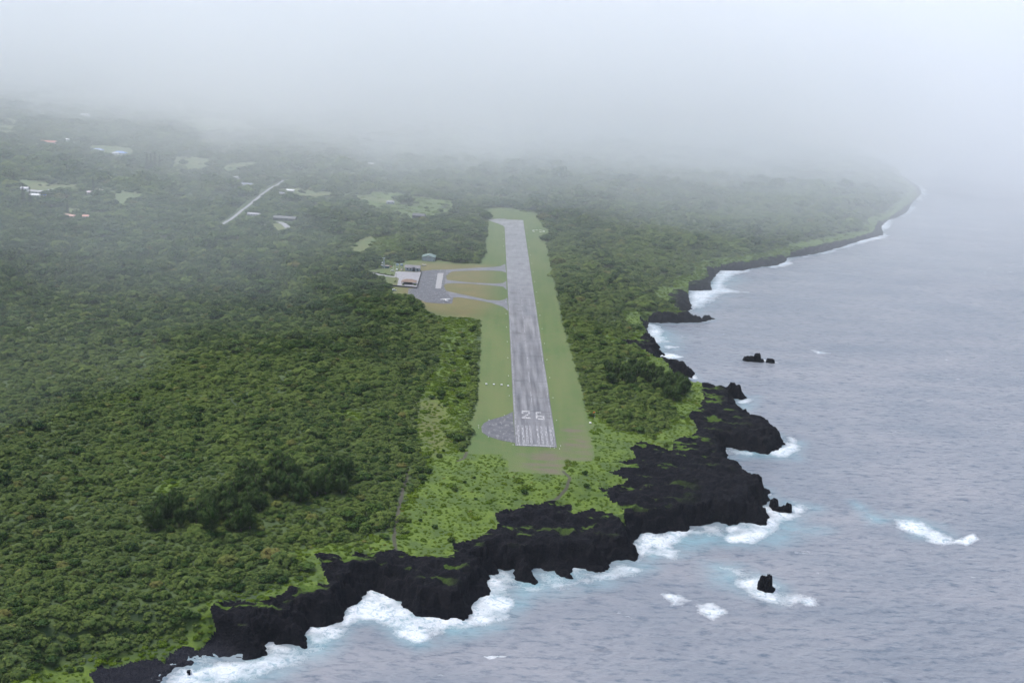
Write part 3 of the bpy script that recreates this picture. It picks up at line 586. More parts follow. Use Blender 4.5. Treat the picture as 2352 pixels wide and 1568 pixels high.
HS = [
 ('house', 'long red-roofed house in the hazy forest, far left', 113, 330, 26, 11, 3.5, 3, (.50, .16, .12), (.5, .35, .28), 'gable'),
 ('house', 'small white-roofed house right of the long red-roofed one', 153, 323, 9, 8, 3, 10, (.75, .75, .75), W_, 'hip'),
 ('house', 'pale blue hip-roofed house on the left, the smaller of two blue roofs', 225, 348, 19, 12, 3.4, 4, (.32, .40, .62), (.55, .57, .6), 'hip'),
 ('house', 'bright blue-roofed house with a dark doorway, the larger of two blue roofs', 276, 355, 22, 13, 3.6, -4, (.20, .33, .66), (.55, .57, .6), 'hip'),
 ('garage', 'low white-walled annex attached left of the bright blue roof', 266, 355.5, 10, 8, 3.0, -4, (.5, .52, .58), (.55, .57, .6), 'gable'),
 ('shed', 'tiny white shed just below the bright blue-roofed house', 303, 366.5, 5, 4, 2.4, 0, (.75, .78, .78), W_, 'gable'),
 ('house', 'faint white house high up in the fog, leftmost', 94, 267, 9, 8, 3, 0, (.6, .6, .6), W_, 'gable'),
 ('house', 'faint wide white house high up in the fog, right of another', 196, 266, 19, 10, 3, -8, (.6, .6, .6), W_, 'gable'),
 ('house', 'white-roofed cabin alone in trees above the tall pine', 248.5, 412, 9, 6, 2.8, 25, (.75, .75, .75), W_, 'gable'),
 ('house', 'long grey-roofed house behind the two dark pines at far left', 83, 444, 21, 8, 3, -6, (.28, .28, .32), (.4, .4, .42), 'gable'),
 ('house', 'long white roof in front of the grey one near blue tarp', 80.5, 451.5, 14, 6, 2.6, 2, (.72, .72, .72), W_, 'shed'),
 ('shed', 'bright blue tarpaulin-roofed shed at left', 101, 451.5, 7, 5, 2.6, 0, (.08, .28, .75), W_, 'gable'),
 ('shed', 'white shed on the lawn between the far left houses', 116, 441, 7, 5, 3, 60, (.6, .6, .64), W_, 'gable'),
 ('house', 'white-walled house behind the leftmost dark pine pair', 58, 439, 10, 8, 4.5, 0, (.5, .5, .54), W_, 'gable'),
 ('house', 'pale pink-roofed house left of the tall single pine', 210.5, 446.5, 11, 8, 3.4, 0, (.52, .42, .45), W_, 'gable'),
 ('house', 'cream hip-roofed house right of the tall single pine', 226, 442, 13, 9, 3.2, -5, (.62, .56, .52), (.3, .3, .33), 'hip'),
 ('house', 'flat red-brown roof among trees below the lawns at left', 158, 499, 15, 8, 2.5, -5, (.46, .24, .19), (.3, .25, .22), 'hip'),
 ('house', 'small steep red-roofed house with white base among trees', 197, 501.5, 7, 7, 3.2, 10, (.50, .22, .17), (.5, .5, .5), 'gable'),
 ('house', 'grey-roofed house beside a yellowish lawn up the road', 545, 411, 17, 7, 2.8, -3, (.34, .34, .35), (.45, .42, .38), 'gable'),
 ('house', 'wide blue-grey low roof left of the upper end of the road', 567, 427, 25, 10, 2.8, -3, (.20, .23, .30), (.3, .3, .32), 'hip'),
 ('shed', 'bright white-roofed shed at the left end of the tan field', 666, 441, 12, 6, 2.8, -12, (.78, .78, .78), (.4, .4, .4), 'shed'),
 ('house', 'small slate-roofed house at the edge of the tan field by the road', 644.5, 448, 14, 9, 3, 0, (.17, .18, .22), (.32, .34, .38), 'hip'),
 ('house', 'low grey house with a pale roof edge just right of the road', 583, 495.5, 16, 7, 2.8, -8, (.33, .32, .36), (.48, .46, .5), 'gable'),
 ('warehouse', 'dark warehouse with white roof panels behind the gravel yard', 655, 506.5, 29, 10, 4, -6, (.075, .08, .095), (.06, .06, .07), 'gable'),
 ('barn', 'dark slate gabled barn alone in the shrubby clearing', 962.6, 500, 17, 10, 3.8, -6, (.07, .075, .095), (.05, .05, .065), 'gable'),
 ('house', 'small grey house with a pale gable at the end of the tan field', 896.5, 468, 11, 8, 3.6, 10, (.30, .30, .34), (.36, .38, .42), 'hip'),
 ('house', 'lone white house in the foggy forest beyond the field', 853, 379.5, 13, 7, 3, 0, (.7, .7, .7), W_, 'gable'),
]
for (nm, lb, px, py, wd, dp, h, r, rc, wc, kd) in HS:
    o = house(nm, lb, nm, px, py, wd, dp, h, r, rc, wc, kd, nwin=2 if wd < 14 else 4)
    if nm == 'warehouse':
        for x in (-6.5, 5): q = MB(); q.add([(x - 4.8, -5.2, 4.42), (x + 4.8, -5.2, 4.42), (x + 4.8, -1.2, 5.9), (x - 4.8, -1.2, 5.9)], [(0, 1, 2, 3)]); q.add([(x - 4.8, -5.2, 4.3), (x + 4.8, -5.2, 4.3), (x + 4.8, -1.2, 5.78), (x - 4.8, -1.2, 5.78)], [(3, 2, 1, 0)]); q.build('roof_panel', plain('white_metal', (.7, .7, .7)), o)

# ------------------------------------------------------------------ mast, tanks, small things by the terminal
M_STEEL = plain('galvanised_steel', (.33, .39, .44), .5, .1)
def P3(px, py, z=20.0): q = un(px, py, z); return (float(q[0]), float(q[1]), z)
t_ = empty('radio_mast', P3(881.4, 616.6)); tag(t_, 'tall blue-grey lattice radio mast with dish beside the access road', 'mast')
H = 13.5
for sx, sy in ((-1, -1), (1, -1), (1, 1), (-1, 1)):
    q = MB(); q.tube([(sx * 1.4, sy * 1.4, 0), (sx * .35, sy * .35, H)], .13, 5); q.build('leg', M_STEEL, t_)
q = MB()
for i in range(7):
    z0 = i * H / 7; z1 = (i + 1) * H / 7; w0 = 1.4 - 1.05 * i / 7; w1_ = 1.4 - 1.05 * (i + 1) / 7; cs = ((-1, -1), (1, -1), (1, 1), (-1, 1))
    for k in range(4):
        a, b = cs[k], cs[(k + 1) % 4]; q.tube([(a[0] * w0, a[1] * w0, z0), (b[0] * w1_, b[1] * w1_, z1)], .07, 4); q.tube([(b[0] * w0, b[1] * w0, z0), (a[0] * w1_, a[1] * w1_, z1)], .07, 4); q.tube([(a[0] * w1_, a[1] * w1_, z1), (b[0] * w1_, b[1] * w1_, z1)], .06, 4)
q.build('bracing', M_STEEL, t_)
q = MB(); q.box(-1.9, 1.9, -.9, .9, H, H + .25); tp_ = q.build('top_platform', M_STEEL, t_); q = MB(); q.tube([(0, 0, H + .2), (0, 0, H + 5)], .06, 4); q.build('antenna', M_STEEL, tp_)
def dish(par, c, r, aim):
    q = MB(); vs = []; fs = []; n = 12; R_ = aim.to_track_quat('Z', 'Y').to_matrix()
    for j in range(4):
        rr_ = r * j / 3
        for k in range(n): an = 2 * math.pi * k / n; vs.append(Vector(c) + R_ @ Vector((rr_ * math.cos(an), rr_ * math.sin(an), .35 * r * (j / 3) ** 2)))
    for j in range(3):
        for k in range(n): fs.append((j * n + k, j * n + (k + 1) % n, (j + 1) * n + (k + 1) % n, (j + 1) * n + k))
    q.add(vs, fs); return q.build('dish', plain('white_metal', (.7, .7, .7)), par)
dish(t_, (-1.6, -1.2, 8.0), 1.2, Vector((-.5, -1, .2)))
def cabinet(px, py, wd, dp, h, c, label, rf=(.7, .7, .7)):
    t_ = empty('equipment_cabinet', P3(px, py)); tag(t_, label, 'cabinet')
    q = MB(); q.box(-wd / 2, wd / 2, -dp / 2, dp / 2, 0, h); q.build('body', plain('cab_%d' % int(sum(c) * 999), c, .6), t_)
    q = MB(); q.box(-wd / 2 - .15, wd / 2 + .15, -dp / 2 - .15, dp / 2 + .15, h, h + .2); q.build('lid', plain('cabtop_%d' % int(sum(rf) * 999), rf, .5), t_)
    q = MB(); q.box(-wd * .3, wd * .3, -dp / 2 - .05, -dp / 2 + .01, .2, h * .85); q.build('door', plain('cabdoor_%d' % int(sum(c) * 999), tuple(x * .8 for x in c), .6), t_)
cabinet(878, 613.5, 3, 2.2, 2.6, (.12, .2, .24), 'teal equipment shed with white top left of the radio mast')
cabinet(889.5, 615.5, 5.2, 3.4, 3.0, (.05, .12, .15), 'dark green equipment shed right of the radio mast', (.5, .4, .4))
cabinet(898, 614, 1.6, 1.4, 1.5, (.45, .12, .08), 'small red cabinet right of the dark green equipment shed', (.6, .4, .35))
cabinet(971.5, 610.6, 2.1, 2.0, 1.7, (.45, .42, .35), 'tan box hut in front of the hangar, the left of a pair', (.6, .57, .5))
cabinet(976.6, 610.9, 2.1, 2.0, 1.7, (.45, .42, .35), 'tan box hut in front of the hangar, the right of a pair', (.6, .57, .5))
cabinet(950.5, 616, 3.4, 2.2, 3.4, (.55, .55, .55), 'white box structure right behind the grey-roofed airport building', (.8, .8, .8))
def tank(px, py, label):
    t_ = empty('water_tank', P3(px, py)); tag(t_, label, 'water tank', 'raised water tanks by the car park')
    for sx, sy in ((-1, -1), (1, -1), (1, 1), (-1, 1)): q = MB(); q.tube([(sx * 1.2, sy * 1.2, 0), (sx, sy, 4.0)], .14, 5); q.build('leg', M_STEEL, t_)
    q = MB(); q.tube([(0, 0, 4), (0, 0, 4.3), (0, 0, 6.3), (0, 0, 7.0)], [1.4, 1.9, 1.9, .3], 14); q.build('tank', plain('tank_blue_grey', (.24, .32, .38), .5), t_, True)
tank(912.3, 617, 'raised blue-grey water tank, the left of two behind the parked cars'); tank(922.2, 617.6, 'raised blue-grey water tank, the right of two behind the parked cars')
M_TYRE = plain('tyre_rubber', (.02, .02, .02), .8); M_GLASS = plain('car_glass', (.02, .025, .03), .1)
def car(px, py, rotd, c, label, van=False):
    t_ = empty('parked_car', P3(px, py, 20.13), math.radians(rotd)); tag(t_, label, 'car'); q = MB()
    L, Wd = (4.9, 1.95) if van else (4.5, 1.8)
    prof = [(-L / 2, .35), (L / 2, .35), (L / 2, .85), (L / 2 - 1.1, 1.0), (L / 2 - 1.9, 1.5 if not van else 1.9), (-L / 2 + (.2 if van else .9), 1.5 if not van else 1.95), (-L / 2, 1.0)]
    n = len(prof); q.add([(x, -Wd / 2, z) for x, z in prof] + [(x, Wd / 2, z) for x, z in prof], [tuple(range(n)), tuple(range(2 * n - 1, n - 1, -1))] + [((i + 1) % n, i, i + n, (i + 1) % n + n) for i in range(n)])
    q.build('body', plain('car_%d' % int(sum(c) * 999), c, .3), t_)
    q = MB(); zt = 1.4 if not van else 1.8
    for s in (-1, 1): q.box(-L / 2 + 1.0, L / 2 - 1.9, s * (Wd / 2 + .01) - .015, s * (Wd / 2 + .01) + .015, 1.0, zt - .05)
    q.build('side_window', M_GLASS, t_)
    q = MB(); x0, x1 = L / 2 - 1.12, L / 2 - 1.86; q.add([(x0 + .03, -.8, 1.03), (x0 + .03, .8, 1.03), (x1 + .03, .75, zt + .02), (x1 + .03, -.75, zt + .02)], [(0, 1, 2, 3)]); q.build('windscreen', M_GLASS, t_)
    for sx in (-1, 1):
        for sy in (-1, 1): q = MB(); q.tube([(sx * L * .31, sy * Wd / 2 - .12, .34), (sx * L * .31, sy * Wd / 2 + .1, .34)], .34, 12); q.build('wheel', M_TYRE, t_)
car(901.5, 622.8, 10, (.72, .72, .72), 'white car parked on the grass edge left of the car park'); car(912, 620.6, 80, (.75, .75, .75), 'white van parked below the left water tank', True); car(922.6, 620.6, 85, (.45, .38, .34), 'brownish car parked below the right water tank')
car(905.6, 667.5, 20, (.7, .72, .72), 'white vehicle on the grass below the car park wall', True)
t_ = empty('flagpole', P3(903.2, 621)); tag(t_, 'thin white flagpole beside the white parked car', 'flagpole')
q = MB(); q.tube([(0, 0, 0), (0, 0, 9)], [.14, .07], 6); q.build('pole', plain('white_metal', (.7, .7, .7)), t_); q = MB(); q.tube([(0, 0, 0), (0, 0, .35)], .5, 10); q.build('base', M_CONC, t_)
t_ = empty('utility_pole', P3(909.6, 646)); tag(t_, 'brown utility pole on the lawn left of the tan-roofed terminal', 'pole')
q = MB(); q.tube([(0, 0, 0), (0, 0, 10)], [.2, .14], 6); q.build('pole', plain('weathered_wood', (.12, .09, .07), .9), t_); q = MB(); q.box(-1.2, 1.2, -.08, .08, 9.0, 9.2); q.build('crossarm', MATS['weathered_wood'], t_)

# ------------------------------------------------------------------ the parked aeroplane
def aeroplane(px, py, hd):
    t_ = empty('aeroplane', P3(px, py, 20.1), hd); tag(t_, 'small white high-wing propeller aeroplane parked on the apron corner', 'aeroplane'); wm = plain('white_aircraft_paint', (.84, .84, .84), .25, .02)
    def loft(name, secs, n=14):
        vs = []; fs = []
        for (x, cz, ry_, rz_) in secs:
            for k in range(n): a = 2 * math.pi * k / n; vs.append((x, ry_ * math.cos(a), cz + rz_ * math.sin(a)))
        for i in range(len(secs) - 1):
            for k in range(n): fs.append((i * n + k, (i + 1) * n + k, (i + 1) * n + (k + 1) % n, i * n + (k + 1) % n))
        fs += [tuple(range(n)), tuple(range((len(secs) - 1) * n + n - 1, (len(secs) - 1) * n - 1, -1))]
        q = MB(); q.add(vs, fs); return q.build(name, wm, t_, True)
    loft('fuselage', [(3.0, 1.35, .2, .2), (2.7, 1.38, .5, .5), (1.6, 1.42, .6, .6), (.9, 1.6, .65, .8), (-.6, 1.6, .65, .8), (-2, 1.55, .45, .5), (-5.2, 1.75, .1, .2)])
    def wing(name, x0, x1, xt0, xt1, y0, y1, z0, z1, th):
        q = MB(); s = []
        for (xa, xb, y, z) in ((x0, x1, y0, z0), (xt0, xt1, y1, z1)):
            c = xa - xb; s.append([(xb, y, z), (xb + c * .5, y, z + th), (xb + c * .85, y, z + th), (xa, y, z), (xb + c * .85, y, z - th * .5), (xb + c * .5, y, z - th * .5)])
        q.add(s[0] + s[1], [(i, (i + 1) % 6, (i + 1) % 6 + 6, i + 6) for i in range(6)] + [(5, 4, 3, 2, 1, 0), (6, 7, 8, 9, 10, 11)]); return q.build(name, wm, t_)
    for s in (-1, 1):
        wing('wing', 1.1, -.6, .9, -.35, s * .05, s * 6.2, 2.38, 2.58, .12); wing('tailplane', -4.3, -5.2, -4.5, -5.15, s * .05, s * 2.0, 1.85, 1.85, .05)
        q = MB(); q.tube([(.4, s * .55, .95), (.3, s * 2.8, 2.42)], .05, 6); q.build('wing_strut', wm, t_)
        q = MB(); q.tube([(.1, s * .45, 1.0), (-.1, s * 1.25, .3)], .06, 6); lg = q.build('landing_leg', wm, t_); q = MB(); q.tube([(-.1, s * 1.25 - .08, .28), (-.1, s * 1.25 + .08, .28)], .28, 12); q.build('wheel', M_TYRE, lg)
        q = MB(); q.box(-.5, .75, s * .66 - .02, s * .66 + .02, 1.7, 2.15); q.build('cabin_window', M_GLASS, t_)
    q = MB(); q.add([(-4.0, -.05, 1.85), (-5.3, -.05, 1.85), (-5.6, -.03, 3.2), (-5.0, -.03, 3.2), (-4.0, .05, 1.85), (-5.3, .05, 1.85), (-5.6, .03, 3.2), (-5.0, .03, 3.2)], [(0, 1, 2, 3), (7, 6, 5, 4), (0, 4, 5, 1), (1, 5, 6, 2), (2, 6, 7, 3), (3, 7, 4, 0)]); q.build('fin', wm, t_)
    q = MB(); q.tube([(2.2, 0, 1.0), (2.3, 0, .28)], .05, 6); q.tube([(2.3, -.07, .25), (2.3, .07, .25)], .25, 12); q.build('nose_wheel', M_TYRE, t_)
    q = MB(); q.tube([(3.0, 0, 1.35), (3.25, 0, 1.35)], [.2, .05], 8); q.add([(3.1, -.98, 1.25), (3.12, -.98, 1.4), (3.12, .98, 1.5), (3.1, .98, 1.3)], [(0, 1, 2, 3), (3, 2, 1, 0)]); q.build('propeller', M_STEEL, t_)
    q = MB(); q.add([(1.45, -.5, 1.98), (1.45, .5, 1.98), (1.0, .5, 2.4), (1.0, -.5, 2.4)], [(0, 1, 2, 3)]); q.build('windscreen', M_GLASS, t_)
aeroplane(1022.5, 691.8, math.radians(118))

# ------------------------------------------------------------------ lights, boxes, wind sock
def W2(x, y, z=20.0): q = ORG + pr * x + dr * y; return (float(q[0]), float(q[1]), z)
def mk_light():
    t_ = empty('runway_light', (0, 0, 20)); q = MB(); q.tube([(0, 0, 0), (0, 0, .12)], .36, 10); q.build('base', plain('white_metal', (.7, .7, .7)), t_); q = MB(); q.tube([(0, 0, .12), (0, 0, .5), (0, 0, .6)], [.14, .2, .08], 8); q.build('lens', plain('lamp_lens', (.7, .7, .65), .2), t_); return t_
l0 = mk_light(); first = True
def place_light(x, y, side):
    global first
    o = l0 if first else copy_tree(l0); first = False; o.location = W2(x, y)
    tag(o, {'r': 'small white edge light in the row right of the runway', 'l': 'small white edge light in the row left of the runway', 't': 'small white threshold light before the near end of the runway', 'p': 'small white light round the near turning pad'}[side], 'light', {'r': 'edge lights right of the runway', 'l': 'edge lights left of the runway', 't': 'threshold lights at the near end', 'p': 'lights round the near turning pad'}[side])
for i in range(18):
    place_light(RW_W + 3, 4 + i * 61, 'r')
    if i not in (0, 1) and not 9 <= i <= 13 and i != 17: place_light(-3, 4 + i * 61, 'l')
for px in ((502, 1046), (535, 1049), (568, 1052), (815, 1072), (850, 1076), (892, 1081)):
    q = loc(px[0] * .2734 + 1041.2, px[1] * .2734 + 735); place_light(q[0], q[1], 't')
for px in ((300, 838), (430, 800), (212, 885), (295, 980), (212, 905)):
    q = loc(px[0] * .2734 + 1041.2, px[1] * .2734 + 735); place_light(q[0], q[1], 'p')
def papi():
    t_ = empty('light_box', (0, 0, 20)); q = MB(); q.add([(-.8, -.9, .4), (.8, -.9, .4), (.8, .9, .4), (-.8, .9, .4), (-.8, -.9, .9), (.8, -.9, .9), (.8, .9, 1.0), (-.8, .9, 1.0)], [(0, 3, 2, 1), (4, 5, 6, 7), (0, 1, 5, 4), (1, 2, 6, 5), (2, 3, 7, 6), (3, 0, 4, 7)]); q.build('housing', plain('white_metal', (.7, .7, .7)), t_)
    for sx in (-.6, .6): q = MB(); q.tube([(sx, 0, 0), (sx, 0, .4)], .07, 6); q.build('leg', M_STEEL, t_)
    return t_
p0 = papi()
for i, (px, lb) in enumerate((((277, 541), 'white approach light box farthest left in the row beside the runway'), ((340, 544), 'white approach light box second from left in the row beside the runway'), ((405, 548), 'white approach light box third from left in the row beside the runway'), ((460, 557), 'white approach light box nearest the runway edge in its row'))):
    o = p0 if i == 0 else copy_tree(p0); o.location = P3(px[0] * .2734 + 1041.2, px[1] * .2734 + 735); tag(o, lb, 'light box', 'approach light boxes left of the runway')
o = copy_tree(p0); o.location = P3(1355.6, 972.3); tag(o, 'single white box at the grass notch right of the runway end', 'light box')
t_ = empty('windsock', P3(1366, 960, 20)); tag(t_, 'orange windsock on a pole in the green shrubs right of the runway end', 'windsock')
q = MB(); q.tube([(0, 0, 0), (0, 0, 5.5)], .09, 6); q.build('pole', plain('white_metal', (.7, .7, .7)), t_); q = MB(); q.tube([(0, 0, 5.3), (-.9, .2, 5.0), (-1.6, .3, 4.2)], [.42, .34, .2], 10, False); q.build('sock', plain('orange_fabric', (.75, .16, .03), .8), t_)
cc = un(1237, 531); 
mk = None
for k in range(10):
    an = 2 * math.pi * k / 10
    if k == 7: continue
    o = MB()
    if mk is None:
        o.box(-1.9, 1.9, -.45, .45, 0, .5); mk = o.build('segment_marker', plain('white_paint_block', (.75, .75, .72), .7)); oo = mk
    else: oo = mk.copy(); COL.objects.link(oo)
    oo.location = (cc[0] + 9.5 * math.cos(an), cc[1] + 9.5 * math.sin(an), 20.0); oo.rotation_euler = (0, 0, an + math.pi / 2); tag(oo, 'white block of the marker circle on the grass near the far runway end', 'marker', 'white blocks of the marker circle')

# ------------------------------------------------------------------ rocks in the sea
def sea_rock(px, py, lobes, label, seed):
    q0 = un(px, py, 0); rng = random.Random(seed); vs = []; fs = []; nr, nc = 26, 40
    def hgt(x, y): return max([h * max(0, 1 - (math.hypot((x - cx) / rx_, (y - cy) / ry_)) ** 5) for cx, cy, rx_, ry_, h in lobes] + [-2])
    R_ = max(abs(l_[0]) + l_[2] for l_ in lobes) * 1.15
    N_ = 54; idx = {}
    for j in range(N_):
        for i in range(N_):
            x = (i / (N_ - 1) * 2 - 1) * R_; y = (j / (N_ - 1) * 2 - 1) * R_
            xw = x + 1.6 * float(fbm(x + seed * 31, y, 3.2, 3, 2)); yw = y + 1.6 * float(fbm(x + seed * 17, y + 40, 3.2, 3, 5))
            z = hgt(xw, yw); z = z * (1 + .35 * float(fbm(x, y + seed * 9, 1.8, 3, 1))) if z > .05 else -1.5
            vs.append((x, y, z))
    for j in range(N_ - 1):
        for i in range(N_ - 1):
            k = j * N_ + i
            if max(vs[a][2] for a in (k, k + 1, k + N_, k + N_ + 1)) > -1: fs.append((k, k + 1, k + N_ + 1, k + N_))
    q = MB(); q.add(vs, fs); o = q.build('sea_rock', M_LAVA); o.location = (q0[0], q0[1], 0); tag(o, label, 'rock')
sea_rock(1757, 1350, [(-2.0, 0, 3.0, 4.2, 8.2), (2.2, .5, 2.6, 4, 8.8), (0, 0, 4.6, 5, 6.6), (.5, -1, 6.2, 5.4, 2.2)], 'black lava stack with a notched top standing in foam at lower right', 1)
sea_rock(1731, 829, [(3.6, 0, 4.6, 5, 8.2), (-4.2, 1, 7.8, 5, 4.6), (2, 0, 9, 5, 3.6)], 'black lava islet with a peak off the headland in calm water', 2)
sea_rock(1769, 831.5, [(0, 0, 4.6, 4, 3.8)], 'small low black rock just right of the peaked islet', 3)
sea_rock(1798, 1172, [(3.8, -1, 2.4, 3, 6.0), (-1, 0, 5, 3, 3.2), (-5.5, 5, 3, 6, 6.5)], 'hooked black lava spur breaking off the point in surf', 4)
sea_rock(432, 1545, [(0, 0, 1.2, 1.2, 1.5)], 'tiny black rock in the foam at the bottom edge', 5)

# ------------------------------------------------------------------ trees
def leaf_mat(name, c0, c1, tipc, rough=.75, warm=.35, red=.6, dk=.6):
    m = N(name); oi = m.n('ShaderNodeObjectInfo').outputs['Random']; tip = m.attr('tip')
    reg = m.noise(.006, 4); reg2 = m.noise(.03, 4)
    g = m.mix(m.ramp(m.math('ADD', m.math('MULTIPLY', oi, .6), m.ramp(reg2, .35, .65, 0, .55)), .2, 1.0), c0, c1)
    g = m.mix(m.ramp(reg, .35, .68, 0, warm), g, (.075, .112, .022))
    g = m.mix(m.ramp(m.noise(.0045, 4, rough=.6), .46, .62, 0, dk), g, (.010, .034, .015))
    g = m.mix(m.ramp(oi, .965, 1.0, 0, red), g, (.14, .10, .035))
    g = m.mix(m.ramp(tip, 0, 1), g, tipc)
    m.base(g); m.rough(rough); m.b.inputs['Specular IOR Level'].default_value = .06; return m.m
M_HALA = leaf_mat('hala_leaves', (.020, .054, .011), (.068, .112, .020), (.17, .21, .052), warm=.38)
M_BROAD = leaf_mat('broad_leaves', (.010, .038, .010), (.048, .096, .017), (.095, .15, .028), warm=.36)
M_VINE = leaf_mat('shrub_leaves', (.050, .100, .005), (.098, .156, .007), (.13, .19, .014), dk=.0)
M_IRON = leaf_mat('ironwood_needles', (.024, .052, .012), (.046, .080, .020), (.085, .12, .034), .8, .03, 0, 0)
M_PINE = leaf_mat('pine_needles', (.010, .024, .018), (.015, .030, .020), (.02, .035, .024), .8, .0, 0, 0)
M_LIMEC = leaf_mat('light_green_leaves', (.085, .150, .030), (.115, .175, .040), (.16, .22, .06), .6, .1)
M_BARK = plain('bark', (.12, .10, .085), .9, .2, 3)
def quads_to_mesh(name, Cn, Nn, size, asp, tips, mat, seed, extra=None):
    rng = np.random.default_rng(seed); n = len(Cn)
    Nn = Nn / np.linalg.norm(Nn, axis=1, keepdims=True)
    rv = rng.normal(size=(n, 3)); a = np.cross(Nn, rv); a /= np.linalg.norm(a, axis=1, keepdims=True); b = np.cross(Nn, a)
    s = (size * rng.uniform(.7, 1.3, n))[:, None] if np.isscalar(size) else size[:, None]
    k = [Cn + a * s * asp, Cn + b * s - Nn * s * .25, Cn - a * s * asp, Cn - b * s - Nn * s * .25]
    V = np.stack(k, 1).reshape(-1, 3); Fq = np.arange(4 * n).reshape(n, 4); tp = np.repeat(tips, 4)
    if extra is not None:
        EV, EF, ET = extra; Fq = np.vstack([Fq, EF + len(V)]); V = np.vstack([V, EV]); tp = np.concatenate([tp, ET])
    me = mesh_np(name, V, Fq, mat, dict(tip=tp), smooth=False, link=False); d = me.data; bpy.data.objects.remove(me); return d
def blob_core(lobes, f=.8):
    """rough closed mass of leaves inside the crown"""
    V = []; Fq = []
    for (c, r) in lobes:
        o = len(V); n, mm = 7, 5
        for j in range(mm):
            th = math.pi * (j + .02) / (mm - .96)
            for k in range(n): ph = 2 * math.pi * k / n; V.append((c[0] + r[0] * f * math.sin(th) * math.cos(ph), c[1] + r[1] * f * math.sin(th) * math.sin(ph), c[2] + r[2] * f * math.cos(th)))
        for j in range(mm - 1):
            for k in range(n): Fq.append((o + j * n + k, o + (j + 1) * n + k, o + (j + 1) * n + (k + 1) % n, o + j * n + (k + 1) % n))
    return np.array(V), np.array(Fq), np.zeros(len(V))
def crown(name, seed, kind, mat, nleaf):
    rng = np.random.default_rng(seed)
    if kind == 'round':
        lobes = [((0, 0, .62), (.62, .62, .5))] + [((math.cos(a) * .52, math.sin(a) * .52, rng.uniform(.4, .72)), (r, r, r * .8)) for a, r in zip(np.linspace(0, 6.28, 7)[:-1] + rng.uniform(-.3, .3, 6), rng.uniform(.3, .5, 6))] + [((rng.uniform(-.25, .25), rng.uniform(-.25, .25), .95), (.36, .36, .3))]
        size, asp, up = .115, .8, .1
    elif kind == 'flat':
        lobes = [((0, 0, .75), (.7, .7, .22))] + [((math.cos(a) * .62, math.sin(a) * .62, rng.uniform(.6, .75)), (r, r, r * .45)) for a, r in zip(np.linspace(0, 6.28, 9)[:-1] + rng.uniform(-.3, .3, 8), rng.uniform(.28, .42, 8))]
        size, asp, up = .085, .8, .2
    elif kind == 'feather':
        lobes = [((math.cos(a) * r0_, math.sin(a) * r0_, z), (.42, .42, rng.uniform(.5, .8))) for a, r0_, z in zip(rng.uniform(0, 6.28, 15), rng.uniform(.2, .85, 15), rng.uniform(.6, 2.5, 15))] + [((0, 0, 1.2), (.7, .7, 1.2))]
        size, asp, up = .10, .35, 0
    elif kind == 'cone':
        lobes = []; z = .6
        while z < 6.6: lobes.append(((0, 0, z), (1.0 - z * .125, 1.0 - z * .125, .12))); z += .42
        size, asp, up = .14, .5, 0
    elif kind == 'mound':
        lobes = [((0, 0, .12), (.75, .75, .42))] + [((math.cos(a) * .5, math.sin(a) * .5, .12), (r, r, r * .7)) for a, r in zip(np.linspace(0, 6.28, 6)[:-1], rng.uniform(.3, .5, 5))]
        size, asp, up = .11, .8, .2
    if kind == 'hala':
        ros = 24; V = []; Fq = []; T_ = []
        for i in range(ros):
            th = math.acos(1 - rng.uniform(0, .92)); ph = i * 2.399 + rng.uniform(-.4, .4); rr_ = rng.uniform(.72, 1.0)
            c = np.array([math.sin(th) * math.cos(ph) * rr_, math.sin(th) * math.sin(ph) * rr_, .28 + math.cos(th) * .78 * rr_]); nv = c - np.array([0, 0, .2]); nv /= np.linalg.norm(nv); nv[2] += .5; nv /= np.linalg.norm(nv)
            a_ = np.cross(nv, [.3, .2, 1]); a_ /= np.linalg.norm(a_); b__ = np.cross(nv, a_); tp = rng.uniform(0, .55) ** 1.3
            for k in range(9):
                an = 2 * math.pi * k / 9 + rng.uniform(-.2, .2); d_ = a_ * math.cos(an) + b__ * math.sin(an); sd2 = np.cross(nv, d_); L_ = rng.uniform(.26, .40)
                o_ = len(V); V += list([c + nv * .03 - sd2 * .015, c + nv * .03 + sd2 * .015, c + d_ * L_ * .55 + nv * .10 + sd2 * .055, c + d_ * L_ * .55 + nv * .10 - sd2 * .055, c + d_ * L_ - nv * .08 + sd2 * .02, c + d_ * L_ - nv * .08 - sd2 * .02])
                Fq += [(o_, o_ + 1, o_ + 2, o_ + 3), (o_ + 3, o_ + 2, o_ + 4, o_ + 5)]; T_ += [tp, tp, tp * 1.2 + .1, tp * 1.2 + .1, 0, 0]
        V = np.array(V); Fq = np.array(Fq)
        cv, cf, ct = blob_core([((0, 0, .36), (.66, .66, .5))], .8)
        d = mesh_np(name, np.vstack([V, cv]), np.vstack([Fq, cf + len(V)]), mat, dict(tip=np.concatenate([T_, ct])), smooth=False, link=False); me = d.data; bpy.data.objects.remove(d); return me
    Cn = []; Nn = []; tip = []; vol = np.array([l_[1][0] * l_[1][2] for l_ in lobes]); cnt = (nleaf * vol / vol.sum()).astype(int) + 2
    for (c, r), k in zip(lobes, cnt):
        d_ = rng.normal(size=(k, 3)); d_[:, 2] = d_[:, 2] * .8 + up; d_ /= np.linalg.norm(d_, axis=1, keepdims=True)
        sc_ = rng.uniform(.82, 1.12, (k, 1)); Cn.append(np.array(c) + d_ * np.array(r) * sc_)
        nn = d_ / np.array(r); nn /= np.linalg.norm(nn, axis=1, keepdims=True); Nn.append(nn + rng.normal(size=(k, 3)) * .38); tip.append(rng.uniform(0, 1, k) ** 3 * .8)
    Cn = np.vstack(Cn); Nn = np.vstack(Nn); ok = Cn[:, 2] > .02
